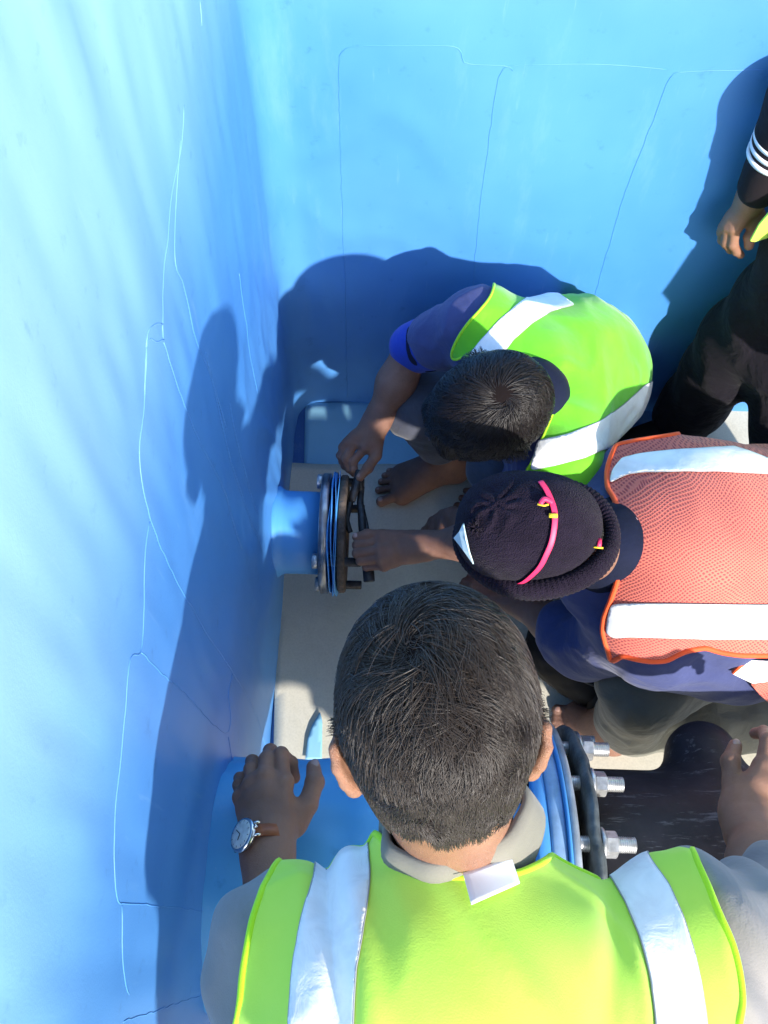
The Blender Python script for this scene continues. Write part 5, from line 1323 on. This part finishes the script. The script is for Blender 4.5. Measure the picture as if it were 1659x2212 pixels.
# ================================================================ PERSON 4: standing at the right
def person4():
    root = thing('person', 'person in black trousers and dark striped sleeve standing by the back wall', 'person', (.85, 1.2, 0))
    HP = A(1.06, 1.19, .92); HL = P(1768, 530, y=1.28); HR = A(1.05, 1.04, .84)
    SH = A(1.24, 1.04, 1.32); SL = A(1.03, 1.17, 1.28); SRr = A(1.38, .90, 1.30)
    C = A(1.33, 1.0, 1.56); M = Rm(A(-.15, -.1, 1), A(-1, -.5, -.25)); N = A(1.27, 1.03, 1.38)
    hd = head_prims(C, M, 1.0, neck=N)
    EL = P(1745, 210, z=1.08); WR_ = P(*Z7(665, 745), z=.835)
    kn = [P(*Z7(560, 880), z=.780), P(*Z7(535, 855), z=.775), P(*Z7(520, 880), z=.765), P(*Z7(515, 915), z=.752)]
    kn = [P(*Z7(585, 895), z=.785), P(*Z7(552, 885), z=.778), P(*Z7(530, 895), z=.765), P(*Z7(518, 920), z=.750)]
    fg = [[P(*Z7(572, 985), z=.752), P(*Z7(592, 1022), z=.735), P(*Z7(614, 1042), z=.722)],
          [P(*Z7(535, 975), z=.745), P(*Z7(560, 1010), z=.725), P(*Z7(590, 1015), z=.712)],
          [P(*Z7(515, 960), z=.735), P(*Z7(540, 990), z=.713), P(*Z7(572, 985), z=.702)],
          [P(*Z7(512, 950), z=.725), P(*Z7(535, 968), z=.705), P(*Z7(560, 960), z=.695)]]
    th = [P(*Z7(690, 830), z=.80), P(*Z7(690, 890), z=.783), P(*Z7(665, 945), z=.768), P(*Z7(658, 992), z=.755)]
    hnd = hand_prims(WR_, kn, fg, th, r=.0102, fore=(EL, .043), rw=.030)
    A1 = P(1478, 900, y=1.32); A2 = A(1.02, 1.02, .08); K1 = P(1600, 740, y=1.315); K2 = P(1700, 760, z=.48)
    ER = A(1.42, .78, 1.10); W2 = A(1.38, .70, .86)
    inner = [cone(HP, SH, .13, .15, .05), cone(SL, SH, .06, .08, .05), cone(SRr, SH, .06, .08, .05), cone(SL, EL, .05, .042, .03), cone(SRr, ER, .05, .042, .03), cone(HL, K1, .08, .055, .03), cone(K1, A1, .055, .038, .03), cone(HR, K2, .08, .055, .03), cone(K2, A2, .055, .038, .03)]
    dd = A(0, -.2, -1); sd_ = A(1, 0, 0)
    k2 = [W2 + nrm(dd) * .085 + sd_ * (-.027 + .018 * i) for i in range(4)]
    f2 = [[k + A(0, -.01, -.04), k + A(0, .0, -.065), k + A(0, .012, -.08)] for k in k2]
    t2 = [W2 + A(-.03, -.01, -.03), W2 + A(-.045, -.02, -.06), W2 + A(-.045, -.03, -.09), W2 + A(-.04, -.03, -.115)]
    hm = mesh_of(hd, .004)
    body_obj(root, [hm, mesh_of(hnd, .0022), mesh_of(hand_prims(W2, k2, f2, t2, fore=(ER, .04)), .0035), mesh_of(inner, .012, infl=-.01)], M_skin1)
    loc = lambda q: (q - C) @ M
    def sel(q):
        x, y, z = loc(q).T
        return (z > np.where(y < -.02, -.06, np.where(y < .02, -.015, (y - .02) * .8))) & (np.abs(x) < .08) & (y < .09)
    hair('hair', *hm, hd, sel, lambda q: nrm(loc(q) - A(0, -.05, .1)) @ M.T, 5000, lambda q: np.full(len(q), .035), root, M_hair, 9, wid=.0016)
    V, Fq = hm; Vc = V + vnormals(V, Fq) * .005; obj('hair_cap', Vc, Fq[sel(Vc[Fq].mean(1))], M_hair, root)
    tro = [cone(HP, HL, .13, .090, .05), cone(HP, HR, .14, .115, .05), cone(HL, K1, .088, .088, .04), cone(K1, A1, .090, .085, .04), cone(HR, K2, .115, .095, .04), cone(K2, A2, .090, .080, .04)]
    obj('trousers', *mesh_of(tro, .006, disp=lambda x, y, z: .006 * vnoise(x * 9, y * 9, z * 9, 13) + .004 * np.sin(z * 40 + x * 25 + 3 * np.sin(y * 12))), M_trblack, root)
    for a_ in (A1, A2): obj('shoe', *mesh_of([cone(a_ + A(.03, .0, -.035), a_ + A(-.13, -.06, -.04), .045, .038, .02), cone(a_ + A(.02, 0, 0), a_ + A(.02, 0, -.03), .045, .045, .02)], .005), M_rubber, root)
    e1 = EL * .35 + WR_ * .65
    obj('dark_top', *mesh_of([cone(HP + A(0, 0, .06), SH, .155, .17, .05), cone(SL, SH, .075, .10, .05), cone(SRr, SH, .075, .10, .05), cone(SRr, ER, .07, .06, .03), cone(ER, W2, .06, .045, .03), cone(SL, EL, .072, .062, .03), cone(EL, EL * .16 + WR_ * .84, .062, .041, .03)], .006, disp=lambda x, y, z: .004 * vnoise(x * 14, y * 14, z * 14, 17)), M_blacktop, root)
    d_ = nrm(WR_ - EL)
    for k in range(3):
        c_ = P(1664, 262 + 22 * k, z=1.05 - .035 * k)
        c_ = EL + d_ * (.085 + .020 * k); X_, Y_, _ = frame_of(d_)
        obj('white_stripe', *lathe(c_, d_, [(0, .053 - .0018 * k), (.0005, .0565 - .0018 * k), (.0085, .0555 - .0018 * k), (.0090, .053 - .0018 * k)], 40), M_white, root)
    # vest with its front corner swinging out towards the wall
    vest = [cone(HP + A(0, 0, .02), SH, .175, .185, .05)]
    Vv, Fv = mesh_of(vest, .007, disp=lambda x, y, z: .006 * vnoise(x * 8, y * 8, z * 5, 19), smooth=2)
    m = Vv[Fv].mean(1)[:, 2] < 1.47
    ve = obj('safety_vest', Vv, Fv[m], M_lime, root, solid=.002)
    fl_ = [P(*Z7(667, 968), z=.80), P(*Z7(690, 972), z=.79), P(*Z7(770, 950), z=.79), P(*Z7(900, 900), z=.82), P(*Z7(900, 740), z=.93), P(*Z7(775, 810), z=.89), P(*Z7(715, 880), z=.85)]
    obj('vest_tail', np.array([A(.82, 1.10, .83), A(.80, 1.09, .69), A(.90, 1.02, .66), A(1.02, .96, .68), A(1.03, 1.0, .88)]), [[0, 1, 2, 3, 4]], M_lime, ve, solid=.004, smooth=False)
    obj('vest_corner', np.array(fl_), [list(range(7))], M_lime, ve, solid=.004, smooth=False)
person4()

# ================================================================ the black bundle, strap and cable
zb = .035
bp = [P(*Z4(495, 1060), z=.10), P(*Z4(520, 1150), z=.09), P(*Z4(590, 1240), z=.08), P(*Z4(680, 1310), z=.07), P(*Z4(790, 1355), z=.06)]
pr = chain([q + A(.035, .03, 0) for q in bp], [.045, .060, .062, .058, .040], .04, n=A(0, 0, 1), f=.7) + [cone(P(*Z4(640, 1160), z=.10), P(*Z4(800, 1280), z=.08), .07, .06, .05)]
V, Fq = mesh_of(pr, .005, disp=lambda x, y, z: .004 * vnoise(x * 22, y * 22, z * 22, 5) + .002 * vnoise(x * 60, y * 60, z * 60, 6))
V[:, 2] = np.maximum(V[:, 2], .012)
bd = thing('black_bundle', 'curved black bundle with a seam along its rim on the floor beside the bare foot', 'bundle', V.mean(0) * A(1, 1, 0) + A(0, 0, .012))
obj('bundle_skin', V, Fq, M_rubber, bd)
sm_ = [Z4(*q) for q in ((555, 1130), (600, 1190), (660, 1250), (730, 1300), (800, 1330))]
obj('rim_seam', *drape(pr, sm_, .003, infl=.002, flat=.8), mat('worn_black_seam', (.06, .06, .055), rough=.7), bd)
single('black_cable', 'thin black cable end curling out from the black bundle', 'cable', *tube(crom([P(*Z4(500, 1055), z=.11), P(*Z4(475, 1058), z=.12), P(*Z4(452, 1075), z=.11), P(*Z4(438, 1112), z=.09), P(*Z4(445, 1200), z=.03)], 8), .0035, 8), M_rubber)
sp_ = [P(*Z6(800, 700), z=.13), P(*Z6(715, 790), z=.10), P(*Z6(700, 880), z=.075), P(*Z6(745, 970), z=.05), P(*Z6(810, 1045), z=.032), P(*Z6(900, 1100), z=.028), P(*Z6(1000, 1105), z=.028), P(*Z6(1160, 1075), z=.03)]
V, Fq = tube(crom(sp_, 8), np.interp(np.linspace(0, 1, 57), [0, .2, .6, .85, 1], [.022, .018, .019, .016, .004]), 12, flat=.55)
single('black_strap', 'flat black strap looped round the heel of the bare foot by the black pipe', 'strap', V, Fq, M_rubber)
print('built', len(bpy.data.objects))
